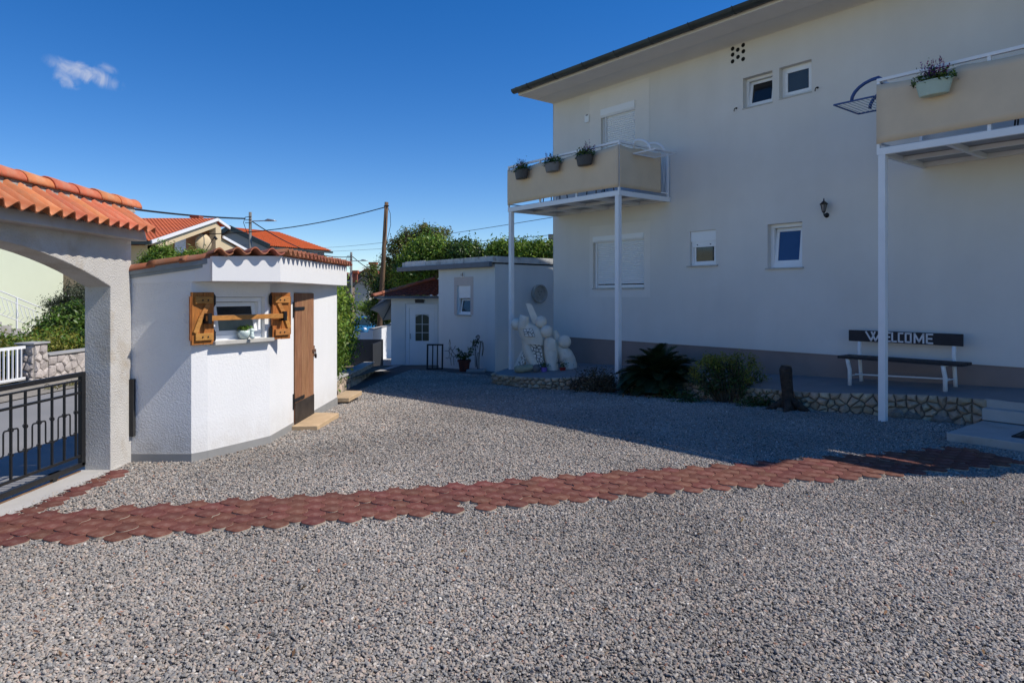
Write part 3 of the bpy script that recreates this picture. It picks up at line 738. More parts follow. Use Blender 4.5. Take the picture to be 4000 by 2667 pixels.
# window: frame, tilted sash, sill
x0, x1, z0, z1 = WIN; cxw = (x0 + x1) / 2
wf = MB(TCD); fw = .055
for b in ((x0 + .004, x1 - .004, .05, .12, z0, z0 + fw), (x0 + .004, x1 - .004, .05, .12, z1 - fw, z1 - .004), (x0 + .004, x0 + fw, .05, .12, z0 + fw, z1 - fw), (x1 - fw, x1 - .004, .05, .12, z0 + fw, z1 - fw)): wf.box(*b)
win = wf.build('window', m_pvc, shed, bevel=.004)
m_frostgreen = mat('frosted_green_glass', (.17, .21, .19), .35, .15, 6, spec=.5)
def sash(parent, T, x0, x1, z0, z1, y, fr, tilt, glass=m_glass, deep=.05, split=0):
    """a sash hinged at its foot and tilted inwards, with its pane"""
    M = T @ Matrix.Translation((0, y, z0)) @ Matrix.Rotation(-tilt, 4, 'X') @ Matrix.Translation((0, -y, -z0))
    s = MB(M)
    for b in ((x0, x1, y, y + deep, z0, z0 + fr), (x0, x1, y, y + deep, z1 - fr, z1), (x0, x0 + fr, y, y + deep, z0 + fr, z1 - fr), (x1 - fr, x1, y, y + deep, z0 + fr, z1 - fr)): s.box(*b)
    a = s.build('sash', m_pvc, parent, bevel=.004)
    zm_ = z0 + (z1 - z0) * split
    g = MB(M); g.box(x0 + fr - .004, x1 - fr + .004, y + .015, y + .03, zm_ if split else z0 + fr - .004, z1 - fr + .004); g.build('pane', glass, parent)
    if split: g = MB(M); g.box(x0 + fr - .004, x1 - fr + .004, y + .014, y + .03, z0 + fr - .004, zm_ - .001); g.build('pane', m_frostgreen, parent, label='frosted lower pane')
sash(win, TCD, x0 + fw, x1 - fw, z0 + fw, z1 - fw, .055, .05, R(9), m_glass, split=.62)
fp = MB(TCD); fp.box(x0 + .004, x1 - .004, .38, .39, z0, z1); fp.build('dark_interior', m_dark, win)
s = MB(TCD); s.box(x0 - .07, x1 + .07, -.09, .05, z0 - .045, z0 - .004); s.build('sill', mat('sill_stone', (.50, .48, .44), .8, .12, 9, .3, 40, .004), win, bevel=.004)
# shutters with battens, hinges and the bar that holds them open
def shutter(xh, sgn, wd, label):
    za, zb = z0 - .03, z1 + .055
    T = TCD @ Matrix.Translation((xh, -.035, 0)) @ Matrix.Diagonal((sgn, 1, 1, 1))
    rt_ = MB(T); rt_.box(wd - .012, wd, -.012, .012, za + .05, zb - .05); sh = rt_.build('shutter', m_wood, shed); 
    npl = 2
    for k in range(npl):
        p = MB(T); p.box(k * (wd - .013) / npl + .003, (k + 1) * (wd - .013) / npl - .003, -.016, .014, za + random.uniform(-.004, .004), zb + random.uniform(-.004, .004)); p.build('plank', m_wood, sh, bevel=.003)
    for zc in (za + .085, zb - .09):
        p = MB(T); p.box(.03, wd - .045, -.042, -.0165, zc - .038, zc + .038); p.build('batten', m_bat, sh, bevel=.003)
        for q in (.10, .17):
            h = MB(T); h.lathe([(.009, -.004), (.009, .004), (.004, .008)], (0, 0, 0), 8, Matrix.Translation((q, -.046, zc)) @ Matrix.Rotation(R(90), 4, 'X')); h.build('bolt', m_iron, sh)
        h = MB(T); h.box(-.03, .02, -.006, .012, zc - .05, zc + .05); h.prism([(-.03, 0, zc + .05), (-.005, 0, zc + .085), (.02, 0, zc + .05)], (0, .01, 0)); h.prism([(-.03, 0, zc - .05), (.02, 0, zc - .05), (-.005, 0, zc - .085)], (0, .01, 0)); h.build('hinge', m_iron, sh)
    zm = (za + zb) / 2
    for a, b in (((wd * .28, zb - .13), (wd * .62, zm)), ((wd * .62, zm), (wd * .85, za + .13))):
        p = MB(T); p.bar((a[0], -.027, a[1]), (b[0], -.027, b[1]), .055, .02, (0, 1, 0)); p.build('brace', m_bat, sh)
    p = MB(T); p.box(wd * .45, wd * .45 + .012, -.10, -.016, zm - .055, zm + .055); p.box(wd * .45 - .035, wd * .45 + .012, -.105, -.095, zm - .055, zm + .055); p.box(wd * .45 - .035, wd * .45 + .012, -.10, -.016, zm - .06, zm - .052); p.build('bracket', m_iron, sh)
    return zm
zm = shutter(x0 - .055, -1, .30, '')
shutter(x1 + .075, 1, .31, '')
p = MB(TCD); p.box(x0 - .055 - .33 * .45, x1 + .075 + .33 * .45, -.125, -.10, zm - .028, zm + .028); p.build('holding_bar', m_bat, shed, bevel=.003)
# door
dr = MB(TDG); dr.box(dx0 + .006, dx0 + .02, .005, .05, -1.80, dz1 - .01); door = dr.build('door', m_door, shed)
n = 3
for k in range(n):
    a = dx0 + .008 + (dx1 - dx0 - .016) * k / n; b = dx0 + .008 + (dx1 - dx0 - .016) * (k + 1) / n
    p = MB(TDG); p.box(a + .003, b - .003, -.018, .03, -1.775, dz1 - .008); p.build('plank', m_door, door, bevel=.003)
p = MB(TDG); p.box(dx0 + .005, dx1 - .005, -.023, -.0185, -1.775, -1.46); p.build('kick_plate', mat('rusty_dark_plate', (.05, .04, .034), .6, .3, 5, metal=.3), door)
for zc in (-.17, -1.42):
    p = MB(TDG); p.box(dx0 - .03, dx0 + .40, -.03, -.0185, zc - .022, zc + .022); p.box(dx0 - .045, dx0 - .01, -.012, -.001, zc - .12, zc + .09); p.build('strap_hinge', m_iron, door)
p = MB(TDG); p.box(dx1 - .09, dx1 + .05, -.035, -.0185, -.83, -.79); p.box(dx1 - .02, dx1 + .06, -.012, -.001, -.90, -.74); p.build('hasp', mat('rusty_hasp', (.14, .075, .05), .8, .3, 9), door)
p = MB(TDG); p.box(dx1 - .035, dx1 + .0, -.06, -.036, -.92, -.86); p.tube([(dx1 - .028, -.048, -.86), (dx1 - .028, -.048, -.825), (dx1 - .007, -.048, -.825), (dx1 - .007, -.048, -.86)], .004, 6); p.build('padlock', m_iron, door)
# doorstep slabs
for (u0, v0, u1, v1, dpt, lab) in ((1142, 1676, 1238, 1616, .42, 'sandstone slab on the gravel at the brown shed door'), (1318, 1552, 1330, 1518, .55, 'sandstone slab past the corner of the white shed')):
    if u0 == 1142: xa, xb = -2.97, -2.60; ya, yb = 9.2, 10.3
    else: xa, xb = -3.1, -2.78; ya, yb = 11.75, 12.7
    p = MB(); z = -1.775; j = [(xa, ya), (xb - .03, ya + .03), (xb, yb - .04), (xa, yb)]
    p.prism([(x, y, z - .05) for x, y in j], (0, 0, .075)); tag(p.build('doorstep_slab', m_sand, None, bevel=.008), lab, 'stone slab')
# roof: fascia, deck, flashing, tiles
FA = Vector((-3.226, 7.35)); FB = Vector((-2.68, 7.90)); FE = Vector((-2.85, 11.78))
mb = MB()
for (p, za, zb), (q, zc, zd) in (((FA, .165, .43), (FB, .169, .465)), ((FB, .169, .465), (FE, .185, .511))):
    d = (q - p).normalized(); nn = Vector((-d.y, d.x)) * .06
    vs_ = [(p.x, p.y, za), (q.x, q.y, zc), (q.x, q.y, zd), (p.x, p.y, zb)]; vs_ += [(x + nn.x, y + nn.y, z) for x, y, z in vs_]
    mb.add(vs_, [(0, 1, 2, 3), (7, 6, 5, 4), (0, 4, 5, 1), (3, 2, 6, 7), (0, 3, 7, 4), (1, 5, 6, 2)])
mb.build('fascia', m_fascia, shed)
mb = MB()
dk = [(FA.x + .02, FA.y + .03, .165), (FB.x - .03, FB.y + .03, .168), (FE.x - .03, FE.y - .02, .18), (-4.18, 11.76, .14), (-4.18, 7.445, .14), (-3.46, 7.445, .16)]
tp = [(FA.x + .02, FA.y + .03, .42), (FB.x - .03, FB.y + .03, .455), (FE.x - .03, FE.y - .02, .50), (-4.18, 11.76, .25), (-4.18, 7.445, .25), (-3.46, 7.445, .385)]
mb.add(dk + tp, [(5, 4, 3, 2, 1, 0), (6, 7, 8), (6, 8, 11), (8, 9, 11), (9, 10, 11)] + [(i, (i + 1) % 6, 6 + (i + 1) % 6, 6 + i) for i in range(6)])
mb.build('roof_deck', m_fascia, shed)
mb = MB()
for (yo, h0, h1) in ((7.405, .0, .06), (7.42, -.035, .0)):
    a = Vector((FA.x, yo, 0)); b = Vector((-4.19, yo, 0)); za, zb = .345, .205
    mb.add([(a.x, yo, za + h0 + .02), (b.x, yo, zb + h0 + .02), (b.x, yo, zb + h1 + .02), (a.x, yo, za + h1 + .02), (a.x, yo + .03, za + h0 + .02), (b.x, yo + .03, zb + h0 + .02), (b.x, yo + .03, zb + h1 + .02), (a.x, yo + .03, za + h1 + .02)], [(0, 1, 2, 3), (7, 6, 5, 4), (0, 4, 5, 1), (3, 2, 6, 7), (0, 3, 7, 4), (1, 5, 6, 2)])
mb.build('verge_flashing', m_zinc, shed)
stile = wavy_tile('roof_tile', .205, .42, .042, .016, 14, m_terra, 's')
def eave_tiles(p, q, za, zb, start=.1):
    d = (q - p); L_ = d.length; d.normalize(); k = 0; x = start; nin = Vector((-d.y, d.x))
    while x < L_ - .05:
        e = p + d * x; z = za + (zb - za) * x / L_
        rise = -.10
        dv = Vector((nin.x, nin.y, rise)).normalized(); xv = Vector((d.x, d.y, 0)); zv = xv.cross(dv)
        o = Vector((e.x, e.y, z + .045)) - dv * .085
        M = Matrix(((xv.x, dv.x, zv.x, o.x), (xv.y, dv.y, zv.y, o.y), (xv.z, dv.z, zv.z, o.z + rng.uniform(-.006, .006)), (0, 0, 0, 1))) @ Matrix.Rotation(rng.uniform(-.03, .03), 4, 'Z')
        inst('roof_tile', stile, M, shed); x += .198
eave_tiles(FA, FB, .43, .465, .09); eave_tiles(FB, FE, .465, .511, .07)
bt = half_barrel('verge_tile', .078, .07, .42, .015, 10, m_terra, .004)
for k in range(3):
    x = FA.x - .02 - k * .34; xe = x - .36; z = .43 - (FA.x - x) * .155 + (.012 if k % 2 else 0)
    a = Vector((xe, 7.47, z - .07)); d = Vector((.36, 0, .055)).normalized(); xv = d.cross(Vector((0, 0, 1))).normalized(); zv = xv.cross(d)
    M = Matrix(((xv.x, d.x, zv.x, a.x), (xv.y, d.y, zv.y, a.y), (xv.z, d.z, zv.z, a.z), (0, 0, 0, 1))) @ Matrix.Rotation(rng.uniform(-.03, .03), 4, 'Z')
    inst('verge_tile', bt, M, shed)
mb = MB(); mb.box(-4.155, -4.105, 7.395, 7.447, -1.52, -.90); mb.build('slate_strip', mat('dark_slate', (.035, .034, .033), .8, .2, 6), shed)
# mint bowl with a succulent on the sill
c = TCD @ Vector((cxw + .02, -.035, z0 - .004))
pot = thing('succulent_pot', c, 'round mint ceramic bowl with green succulent on the shed window sill', 'potted plant')
mb = MB(); mb.lathe([(.035, 0), (.062, .025), (.075, .07), (.07, .105), (.062, .105), (.055, .085)], c, 18); mb.build('bowl', m_mintceram, pot, smooth=True)
rn = np.random.default_rng(4); q = np.array(c) + np.c_[rn.normal(0, .032, 70), rn.normal(0, .032, 70), rn.uniform(.1, .15, 70)]
o = bpy.data.objects.new('rosette', leaves_mesh('rosette', q, .06, .4, m_leaf, rn, None)); COL.objects.link(o); adopt(o, pot)
mb = MB(); mb.ball(c + Vector((.085, .01, .10)), .03, 10, 6); mb.ball(c + Vector((.10, -.02, .03)), .028, 10, 6); mb.tube([c + Vector((.10, -.02, .03)), c + Vector((.085, .01, .10))], .02, 8); mb.build('bird_ornament', m_mintceram, pot, smooth=True)

# ---------------------------------------------------------------- the two storey house
house = thing('house', H(-6.5, 3, -1.5), 'large two storey cream rendered house with white shutters and dark gutter', 'house')
S0, S1 = -13.19, .0
ZP0 = FP(4000, 1436)[1]; ZS = 5.055
def hole(uL, uR, vTL, vTR, vBL, vBR):
    a = FP(uL, vTL); b = FP(uR, vTR); c = FP(uL, vBL); d = FP(uR, vBR)
    return ((a[0] + c[0]) / 2, (b[0] + d[0]) / 2, (c[1] + d[1]) / 2, (a[1] + b[1]) / 2)
W1 = hole(2901.8, 3017, 306, 277, 427, 394); W2 = hole(3043.7, 3170, 265, 233, 392, 359)
W2 = (W2[0], W2[1], W1[2] + .02, W2[3])
BD = hole(2347.8, 2481, 432, 390, 700, 700); BD = (BD[0], BD[1], 2.14, BD[3])
GR = hole(2317, 2515.6, 925.8, 908, 1125, 1123); SW = hole(2694.6, 2796.6, 904.8, 897, 1037, 1034); TW = hole(2998.3, 3133.7, 877.5, 865, 1046, 1043)
vents = []
for (x, y) in ((363, 205), (363, 257), (363, 316), (408, 214), (410, 277), (455, 173), (457, 228), (455, 295)):
    vents.append(FP(2700 + x / 2.24, 100 + y / 2.24))
VR = .05
TH = HM @ Matrix.Translation((S0, 0, 0))
sh_ = lambda h: (h[0] - S0, h[1] - S0, h[2], h[3])
vx = [v[0] for v in vents]; vz = [v[1] for v in vents]
vbox = (min(vx) - .09, max(vx) + .09, min(vz) - .09, max(vz) + .09)
mb = MB(); wall_holes(mb, TH, S1 - S0, ZP0, ZS + .02, [sh_(h) for h in (W1, W2, BD, GR, SW, TW)] , .43, back=False)
mb.T = None
wall = mb.build('wall', m_house, house, fix=False)
# round vent holes follow below: thin raised rings around flat black discs
# end walls, plinth
mb = MB(HM); mb.box(S0, S0 + .02, .0, 9, ZP0, ZS); mb.box(S1 - .02, S1, .0, 9, ZP0, ZS); mb.box(S0, S1, 8.9, 9, ZP0, ZS); mb.build('wall', m_house, house)
mb = MB(HM); mb.box(S0 + .02, S1 - .02, .025, .3, -2.5, ZP0 + .001); mb.box(S0 + .02, S1 - .02, .46, .5, ZP0, ZS); mb.build('plinth', [m_plinth], house)
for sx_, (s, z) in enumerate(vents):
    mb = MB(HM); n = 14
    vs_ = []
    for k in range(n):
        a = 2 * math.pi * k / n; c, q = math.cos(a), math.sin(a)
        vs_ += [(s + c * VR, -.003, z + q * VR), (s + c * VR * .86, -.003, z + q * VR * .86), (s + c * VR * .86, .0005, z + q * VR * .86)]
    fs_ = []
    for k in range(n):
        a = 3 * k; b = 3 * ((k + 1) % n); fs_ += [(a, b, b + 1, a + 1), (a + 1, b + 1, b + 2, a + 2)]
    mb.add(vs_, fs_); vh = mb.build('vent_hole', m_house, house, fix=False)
    mb = MB(HM); mb.add([(s + math.cos(2 * math.pi * k / n) * VR * .87, -.0015, z + math.sin(2 * math.pi * k / n) * VR * .87) for k in range(n)], [list(range(n))]); mb.build('hole_shade', m_dark, vh, fix=False)  # flat black disc paints the shade inside the hole
# roof: soffit, gutter, tiled slopes
E = -1.09
mb = MB(HM); mb.box(S0 - .10, S1 + .15, E, .3, ZS, ZS + .06); mb.build('soffit', mat('cream_soffit', (.80, .755, .69), .9, .04, 2, .2, 50, .003), house)
mb = MB(HM); cv = [(-.004 - .55 * (1 - math.cos(math.pi / 2 * k / 10)), ZS - .003 - .05 * (1 - math.sin(math.pi / 2 * k / 10))) for k in range(11)]
mb.add([(s_, y_, z_) for y_, z_ in cv for s_ in (S0, S1)], [(2 * k, 2 * k + 1, 2 * k + 3, 2 * k + 2) for k in range(10)]); mb.build('eave_cove', m_house, house, smooth=True, fix=False)
pts = []
mb = MB(HM); rg = .10; gz = ZS + .135; gy = E - .10
sec = [(gy + rg * math.cos(R(180 + a)), gz + rg * math.sin(R(180 + a))) for a in range(0, 181, 20)] + [(gy + (rg - .008) * math.cos(R(a)), gz + (rg - .008) * math.sin(R(a))) for a in range(360, 179, -20)]
mb.prism([(S0 - .16, y, z) for y, z in sec], (S1 + .35 - S0, 0, 0)); mb.prism([(S0 - .158, y, z) for y, z in sec[:10]], (.01, 0, 0)); mb.build('gutter', m_gutter, house)
s = S0 + .45
while s < S1:
    mb = MB(HM); mb.tube([(s, gy + (rg + .006) * math.cos(R(175 + a)), gz + (rg + .006) * math.sin(R(175 + a))) for a in range(0, 186, 23)], .011, 5); mb.build('gutter_bracket', m_gutter, house); s += .95
mb = MB(HM)
mb.add([(S0 - .12, E - .0, ZS + .10), (S1 + .2, E - .0, ZS + .10), (S1 + .2, 4.0, ZS + 1.85), (S0 - .12, 4.0, ZS + 1.85), (S1 + .2, 9.6, ZS + .16), (S0 - .12, 9.6, ZS + .16),
        (S0 - .12, E - .0, ZS + .06), (S1 + .2, E - .0, ZS + .06), (S1 + .2, 9.6, ZS + .06), (S0 - .12, 9.6, ZS + .06)],
       [(0, 1, 2, 3), (3, 2, 4, 5), (0, 3, 5, 9, 6), (1, 7, 8, 4, 2), (6, 7, 1, 0), (5, 4, 8, 9), (6, 9, 8, 7)])
mb.build('roof', m_oldtile, house, fix=True)
rn = random.Random(9)
ot = wavy_tile('roof_tile', .24, .42, .022, .02, 8, m_oldtile, 's')
for i in range(58):
    s = S0 - .05 + i * .235; dv = Vector((0, 1, .33)).normalized(); xv = Vector((1, 0, 0)); zv = xv.cross(dv)
    M = HM @ Matrix(((xv.x, dv.x, zv.x, s), (xv.y, dv.y, zv.y, E + (-.08 if i < 3 else .06)), (xv.z, dv.z, zv.z, ZS + (.18 if i < 3 else .15) + rn.uniform(-.01, .012)), (0, 0, 0, 1))) @ Matrix.Rotation(rn.uniform(-.04, .04), 4, 'Z')
    inst('roof_tile', ot, M, house)
mb = MB(HM); mb.box(S1 + .002, 6.5, .3, 7, -2.2, 4.45); mb.build('shadow_block', m_house, house)  # unseen mass, added to cast shadow over the near end of the yard
# windows
def frame(h, m=m_pvc, fw=.05, y=.07, parent=house, name='window', T=HM, dp=.07):
    x0, x1, z0, z1 = h; f = MB(T)
    for b in ((x0, x1, y, y + dp, z0, z0 + fw), (x0, x1, y, y + dp, z1 - fw, z1), (x0, x0 + fw, y, y + dp, z0 + fw, z1 - fw), (x1 - fw, x1, y, y + dp, z0 + fw, z1 - fw)): f.box(*b)
    o = f.build(name, m, parent, bevel=.003)
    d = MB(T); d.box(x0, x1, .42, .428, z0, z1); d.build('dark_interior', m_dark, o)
    return o
def sillp(o, h, over=.03, outp=.04, th=.03, m=None, T=HM):
    s_ = MB(T); s_.box(h[0] - over, h[1] + over, -outp, .06, h[2] - th, h[2] - .002); s_.build('sill', m or MATS['sill_stone'], o, bevel=.003)
def shut(o, x0, x1, z0, z1, y, T=HM, slat=.045, name='roller_shutter', endbar=True):
    """roller shutter curtain of interlocked slats"""
    vs_ = []; fs_ = []; z = z1; k = 0
    while z > z0 + slat * .5:
        zb = max(z0, z - slat); prof_ = [(y + .016, z), (y + .001, z - .008), (y - .004, (z + zb) / 2), (y, zb + .008), (y + .02, zb + .003)]
        for yy, zz in prof_: vs_ += [(x0, yy, zz), (x1, yy, zz)]
        z = zb
    m_ = len(vs_) // 2
    fs_ = [(2 * i, 2 * i + 1, 2 * i + 3, 2 * i + 2) for i in range(m_ - 1)]
    mb = MB(T); mb.add(vs_, fs_); c = mb.build(name, m_pvc, o, fix=False)
    if endbar: mb = MB(T); mb.box(x0, x1, y - .008, y + .02, z0 - .05, z0 - .002); mb.build('end_bar', m_pvc, o)
    return c
o = frame(W1, y=.13); x0, x1, z0, z1 = W1; sash(o, HM, x0 + .045, x1 - .045, z0 + .045, z1 - .045, .135, .06, R(9)); sillp(o, W1, .01, .01)
o = frame(W2, y=.12); x0, x1, z0, z1 = W2; sash(o, HM, x0 + .05, x1 - .05, z0 + .05, z1 - .05, .11, .06, 0, mat('greyish_pane', (.05, .06, .065), .12, .1, 2, spec=.5)); sillp(o, W2, .01, .01)
o = frame(TW, fw=.07, y=.12); x0, x1, z0, z1 = TW; sash(o, HM, x0 + .065, x1 - .065, z0 + .07, z1 - .065, .125, .07, R(7), m_glassblue); sillp(o, TW, .03, .045)
# small window with its shutter half down
o = frame(SW); x0, x1, z0, z1 = SW; hz = z1 - z0; sash(o, HM, x0 + .06, x1 - .05, z0 + .04, z0 + hz * .62, .075, .045, 0); sillp(o, SW, .05, .05)
b = MB(HM); b.box(x0 + .003, x1 - .003, .035, .14, z1 - hz * .31, z1 - .003); b.build('shutter_box', m_pvc, o)
b = MB(HM); b.box(x0 + .03, x1 - .01, .05, .066, z1 - hz * .47, z1 - hz * .31); b.build('shutter_curtain', m_pvc, o)
for k in (.25, .75):
    b = MB(HM); b.lathe([(.012, 0), (.012, .015), (.006, .02)], (0, 0, 0), 10, Matrix.Translation((x0 + (x1 - x0) * k, .05, z1 - hz * .40)) @ Matrix.Rotation(R(90), 4, 'X')); b.build('stopper', m_greypot, o)
# ground floor window with closed shutter
o = frame(GR, name='window'); x0, x1, z0, z1 = GR; hz = z1 - z0
b = MB(HM); b.prism([(x0 + .002, -.02, z1), (x0 + .002, -.02, z1 - hz * .08), (x0 + .002, .0, z1 - hz * .115), (x0 + .002, .06, z1 - hz * .115), (x0 + .002, .06, z1)], (x1 - x0 - .004, 0, 0)); b.build('shutter_box', m_pvc, o)
shut(o, x0 + .11, x1 - .02, z0 + .07, z1 - hz * .10, .055)
b = MB(HM); b.box(x0 + .085, x0 + .105, .03, .08, z0, z1 - hz * .1); b.box(x1 - .02, x1 - .004, .03, .08, z0, z1 - hz * .1); b.build('guide_rail', m_pvc, o); sillp(o, GR, .01, .035, .035)
# balcony door with closed shutter
o = frame(BD, name='balcony_door'); x0, x1, z0, z1 = BD
b = MB(HM); b.prism([(x0 + .002, -.03, z1), (x0 + .002, -.03, z1 - .15), (x0 + .002, .0, z1 - .20), (x0 + .002, .07, z1 - .20), (x0 + .002, .07, z1)], (x1 - x0 - .004, 0, 0)); b.build('shutter_box', m_pvc, o, bevel=.008)
shut(o, x0 + .14, x1 - .01, z0 + .07, z1 - .18, .06, slat=.05)
b = MB(HM); b.box(x0 + .11, x0 + .135, .03, .09, z0, z1 - .2); b.build('guide_rail', m_pvc, o)
# paler plaster round the balcony door and the ground floor window
for h, a, b_, c, d in ((BD, .38, .42, .0, .42), (GR, .12, .18, .22, .26)):
    m2 = MB(); x0, x1, z0, z1 = h
    wall_holes(m2, HM @ Matrix.Translation((x0 - a, -.003, 0)), x1 - x0 + a + b_, z0 - c, z1 + d, [(a, a + x1 - x0, z0 - .04 if c else z0, z1)], .003, back=False)
    m2.build('plaster_patch', m_patch, house, fix=False)
# hooks, sensor box
for i, (x, y) in enumerate(((397, 725), (1107, 545))):
    s, z = FP(2700 + x / 2.24, 100 + y / 2.24); b = MB(HM); b.tube([(s, 0, z), (s, -.035, z), (s - .01, -.05, z - .012), (s - .025, -.05, z - .05), (s - .025, -.04, z - .065)], .009, 6)
    b.lathe([(.02, -.003), (.02, .003)], (0, 0, 0), 8, Matrix.Translation((s, -.004, z)) @ Matrix.Rotation(R(90), 4, 'X')); b.build('line_hook', m_iron, house)
s, z = FP(1900 + 1032 / 2.613, 300 + 425 / 2.613); b = MB(HM); b.box(s - .07, s + .07, -.035, -.002, z - .11, z + .09); sb = b.build('junction_box', m_pvc, house, bevel=.005)
b = MB(HM); b.prism([(s - .05, -.037, z + .07), (s + .05, -.037, z + .09), (s + .03, -.037, z + .05)], (0, .002, 0)); b.build('torn_cover', m_dark, sb)
b = MB(HM)
# a strip of the rear porch roof that shows past the corner
a_ = H(S0, 1.0, 0); mb = MB(HM); mb.prism([(S0 - .45, 2.2, 2.25), (S0 - .5, 2.2, 2.33), (S0 + .02, 2.2, 2.52), (S0 + .02, 2.2, 2.25)], (0, 2.0, 0)); mb.build('porch_roof', m_oldtile, house)
# wall lantern
s, z = FP(3230, 838); lan = thing('wall_lantern', H(s, 0, z), 'black lantern on the cream facade beside the blue tilted window', 'wall lamp')
LS = HM @ Matrix.Translation((s, 0, z)) @ Matrix.Scale(.70, 4) @ Matrix.Translation((-s, 0, -z))
b = MB(LS); b.lathe([(.03, -.012), (.065, -.008), (.065, 0), (.03, .012)], (0, 0, 0), 14, Matrix.Translation((s, -.015, z - .02)) @ Matrix.Rotation(R(90), 4, 'X'))
b.tube([(s, -.02, z - .02), (s, -.08, z - .07), (s, -.15, z - .03), (s, -.16, z + .05)], .014, 8); b.build('arm', m_iron, lan, smooth=True)
c0 = Vector((s, -.16, z + .05)); b = MB(LS)
b.lathe([(.012, -.03), (.045, 0), (.05, .012)], c0, 6)
b.lathe([(.105, .19), (.11, .20), (.055, .255), (.03, .27), (.012, .30), (.02, .32), (.004, .35)], c0, 6)
for k in range(6):
    a = 2 * math.pi * k / 6; b.tube([c0 + Vector((.045 * math.cos(a), .045 * math.sin(a), .01)), c0 + Vector((.085 * math.cos(a), .085 * math.sin(a), .195))], .006, 4)
b.build('cage', m_iron, lan)
b = MB(LS); b.lathe([(.038, .012), (.078, .188)], c0, 6); b.build('lantern_glass', mat('milky_lantern_glass', (.16, .17, .18), .2, .1, 5, spec=.5), lan)

# ---------------------------------------------------------------- balconies
def balcony(s0, s1, label, posts, side_near, rail_posts):
    D = 1.65; zb, zt = 2.05, 2.15
    root = thing('balcony', H((s0 + s1) / 2, -D / 2, zb), label, 'balcony', 'balconies on the house front')
    b = MB(HM)
    b.box(s0, s1, -D, -D + .06, zb, zt); b.box(s0, s0 + .06, -D + .06, -.002, zb, zt); b.box(s1 - .06, s1, -D + .06, -.002, zb, zt); b.box(s0 + .06, s1 - .06, -.08, -.002, zb + .02, zt)
    b.build('edge_beam', m_metalwhite, root, bevel=.004)
    k = s0 + .9
    while k < s1 - .3:
        b = MB(HM); b.box(k - .03, k + .03, -D + .06, -.08, zb + .005, zt - .02); b.build('joist', m_metalwhite, root); k += .95
    b = MB(HM); b.box(s0 + .06, s1 - .06, -D * .5 - .03, -D * .5 + .03, zb + .015, zt - .022); b.build('joist', m_metalwhite, root)
    n = 11
    for i in range(n):
        y0 = -D + .01 + (D - .02) * i / n; y1 = -D + .01 + (D - .02) * (i + 1) / n - .008
        b = MB(HM); b.box(s0 + .01, s1 - .01, y0, y1, zt - .015, zt + .012); b.build('deck_board', mat('deck_board_paint', (.45, .46, .47), .8, .06, 4) if 'deck_board_paint' not in MATS else MATS['deck_board_paint'], root)
    for ps, zf in posts:
        b = MB(HM); b.box(ps - .05, ps + .05, -D + .0, -D + .10, zf, zb); p_ = b.build('post', m_metalwhite, root, bevel=.006)
    zr = 3.165
    b = MB(HM); b.box(s0, s1, -D, -D + .05, zr - .045, zr); b.build('top_rail', m_metalwhite, root, bevel=.003)
    for sx in (s0, s1 - .05):
        b = MB(HM); b.box(sx, sx + .05, -D + .05, -.002, zr - .045, zr); b.build('top_rail', m_metalwhite, root, bevel=.003)
    for ps in rail_posts:
        b = MB(HM); b.box(ps - .02, ps + .02, -D + .005, -D + .045, zt, zr - .045); b.build('rail_post', m_metalwhite, root)
    for sx in (s0 + .02, s1 - .02):
        b = MB(HM); b.box(sx - .02, sx + .02, -.09, -.05, zt, zr - .045); b.build('rail_post', m_metalwhite, root)
        b = MB(HM); b.box(sx - .012, sx + .012, -D + .05, -.05, zt + .07, zt + .095); b.build('lower_rail', m_metalwhite, root)
    # fabric screens laced to the rails
    def screen(P, L_, lowsag):
        nx, nz = 28, 8; vs_ = []; fs_ = []
        for j in range(nz + 1):
            for i in range(nx + 1):
                t = i / nx; r_ = j / nz
                top = zr - .085 - .035 * abs(math.sin(t * math.pi * max(2, round(L_ / 1.2)))) ** .8; bot = zt + .065 + lowsag * math.sin(t * math.pi) 
                wv = .006 * math.sin(t * 19 + r_ * 3) * (1 - r_ * .5)
                vs_.append(P(t * L_, -wv, bot + (top - bot) * r_))
        for j in range(nz):
            for i in range(nx): a = j * (nx + 1) + i; fs_.append((a, a + 1, a + nx + 2, a + nx + 1))
        q = MB(HM); q.add(vs_, fs_); o_ = q.build('fabric_screen', m_fabric, root, smooth=True, fix=False); md = o_.modifiers.new('thickness', 'SOLIDIFY'); md.thickness = .004
    screen(lambda a, e, z: (s0 + .005 + a, -D - .012 + e, z), s1 - s0 - .01, .02)
    if side_near: screen(lambda a, e, z: (s1 + .012 - e, -D + .005 + a, z), D * .79, .0)
    b = MB(HM); b.tube([(s1 - .02, -.12, zt + .1), (s1 - .02, -.32, zr - .06)], .004, 4); b.tube([(s1 - .02, -.24, zt + .1), (s1 - .02, -.14, zr - .06)], .004, 4); b.build('lacing_cord', m_metalwhite, root)
    return root
def zterr(s, y):
    k = min(1, max(0, (-9.3 - s) / .8)); return -1.36 + .036 * (s + 3.5) + (.085 - .035 * k) * y
p1s, p1z = -9.47, -1.93
balcony(-13.02, -9.40, 'balcony with beige screens and three dark flower boxes above the roller shutter', [(-12.94, -1.80), (-9.47, -1.95)], True, [-13.0, -11.85, -10.65, -9.42])
balcony(-4.40, .05, 'balcony with beige screen and mint flower box above the welcome bench', [(-4.33, -1.83), (-.25, -1.83)], True, [-4.38, -3.0, -1.6, -.17])

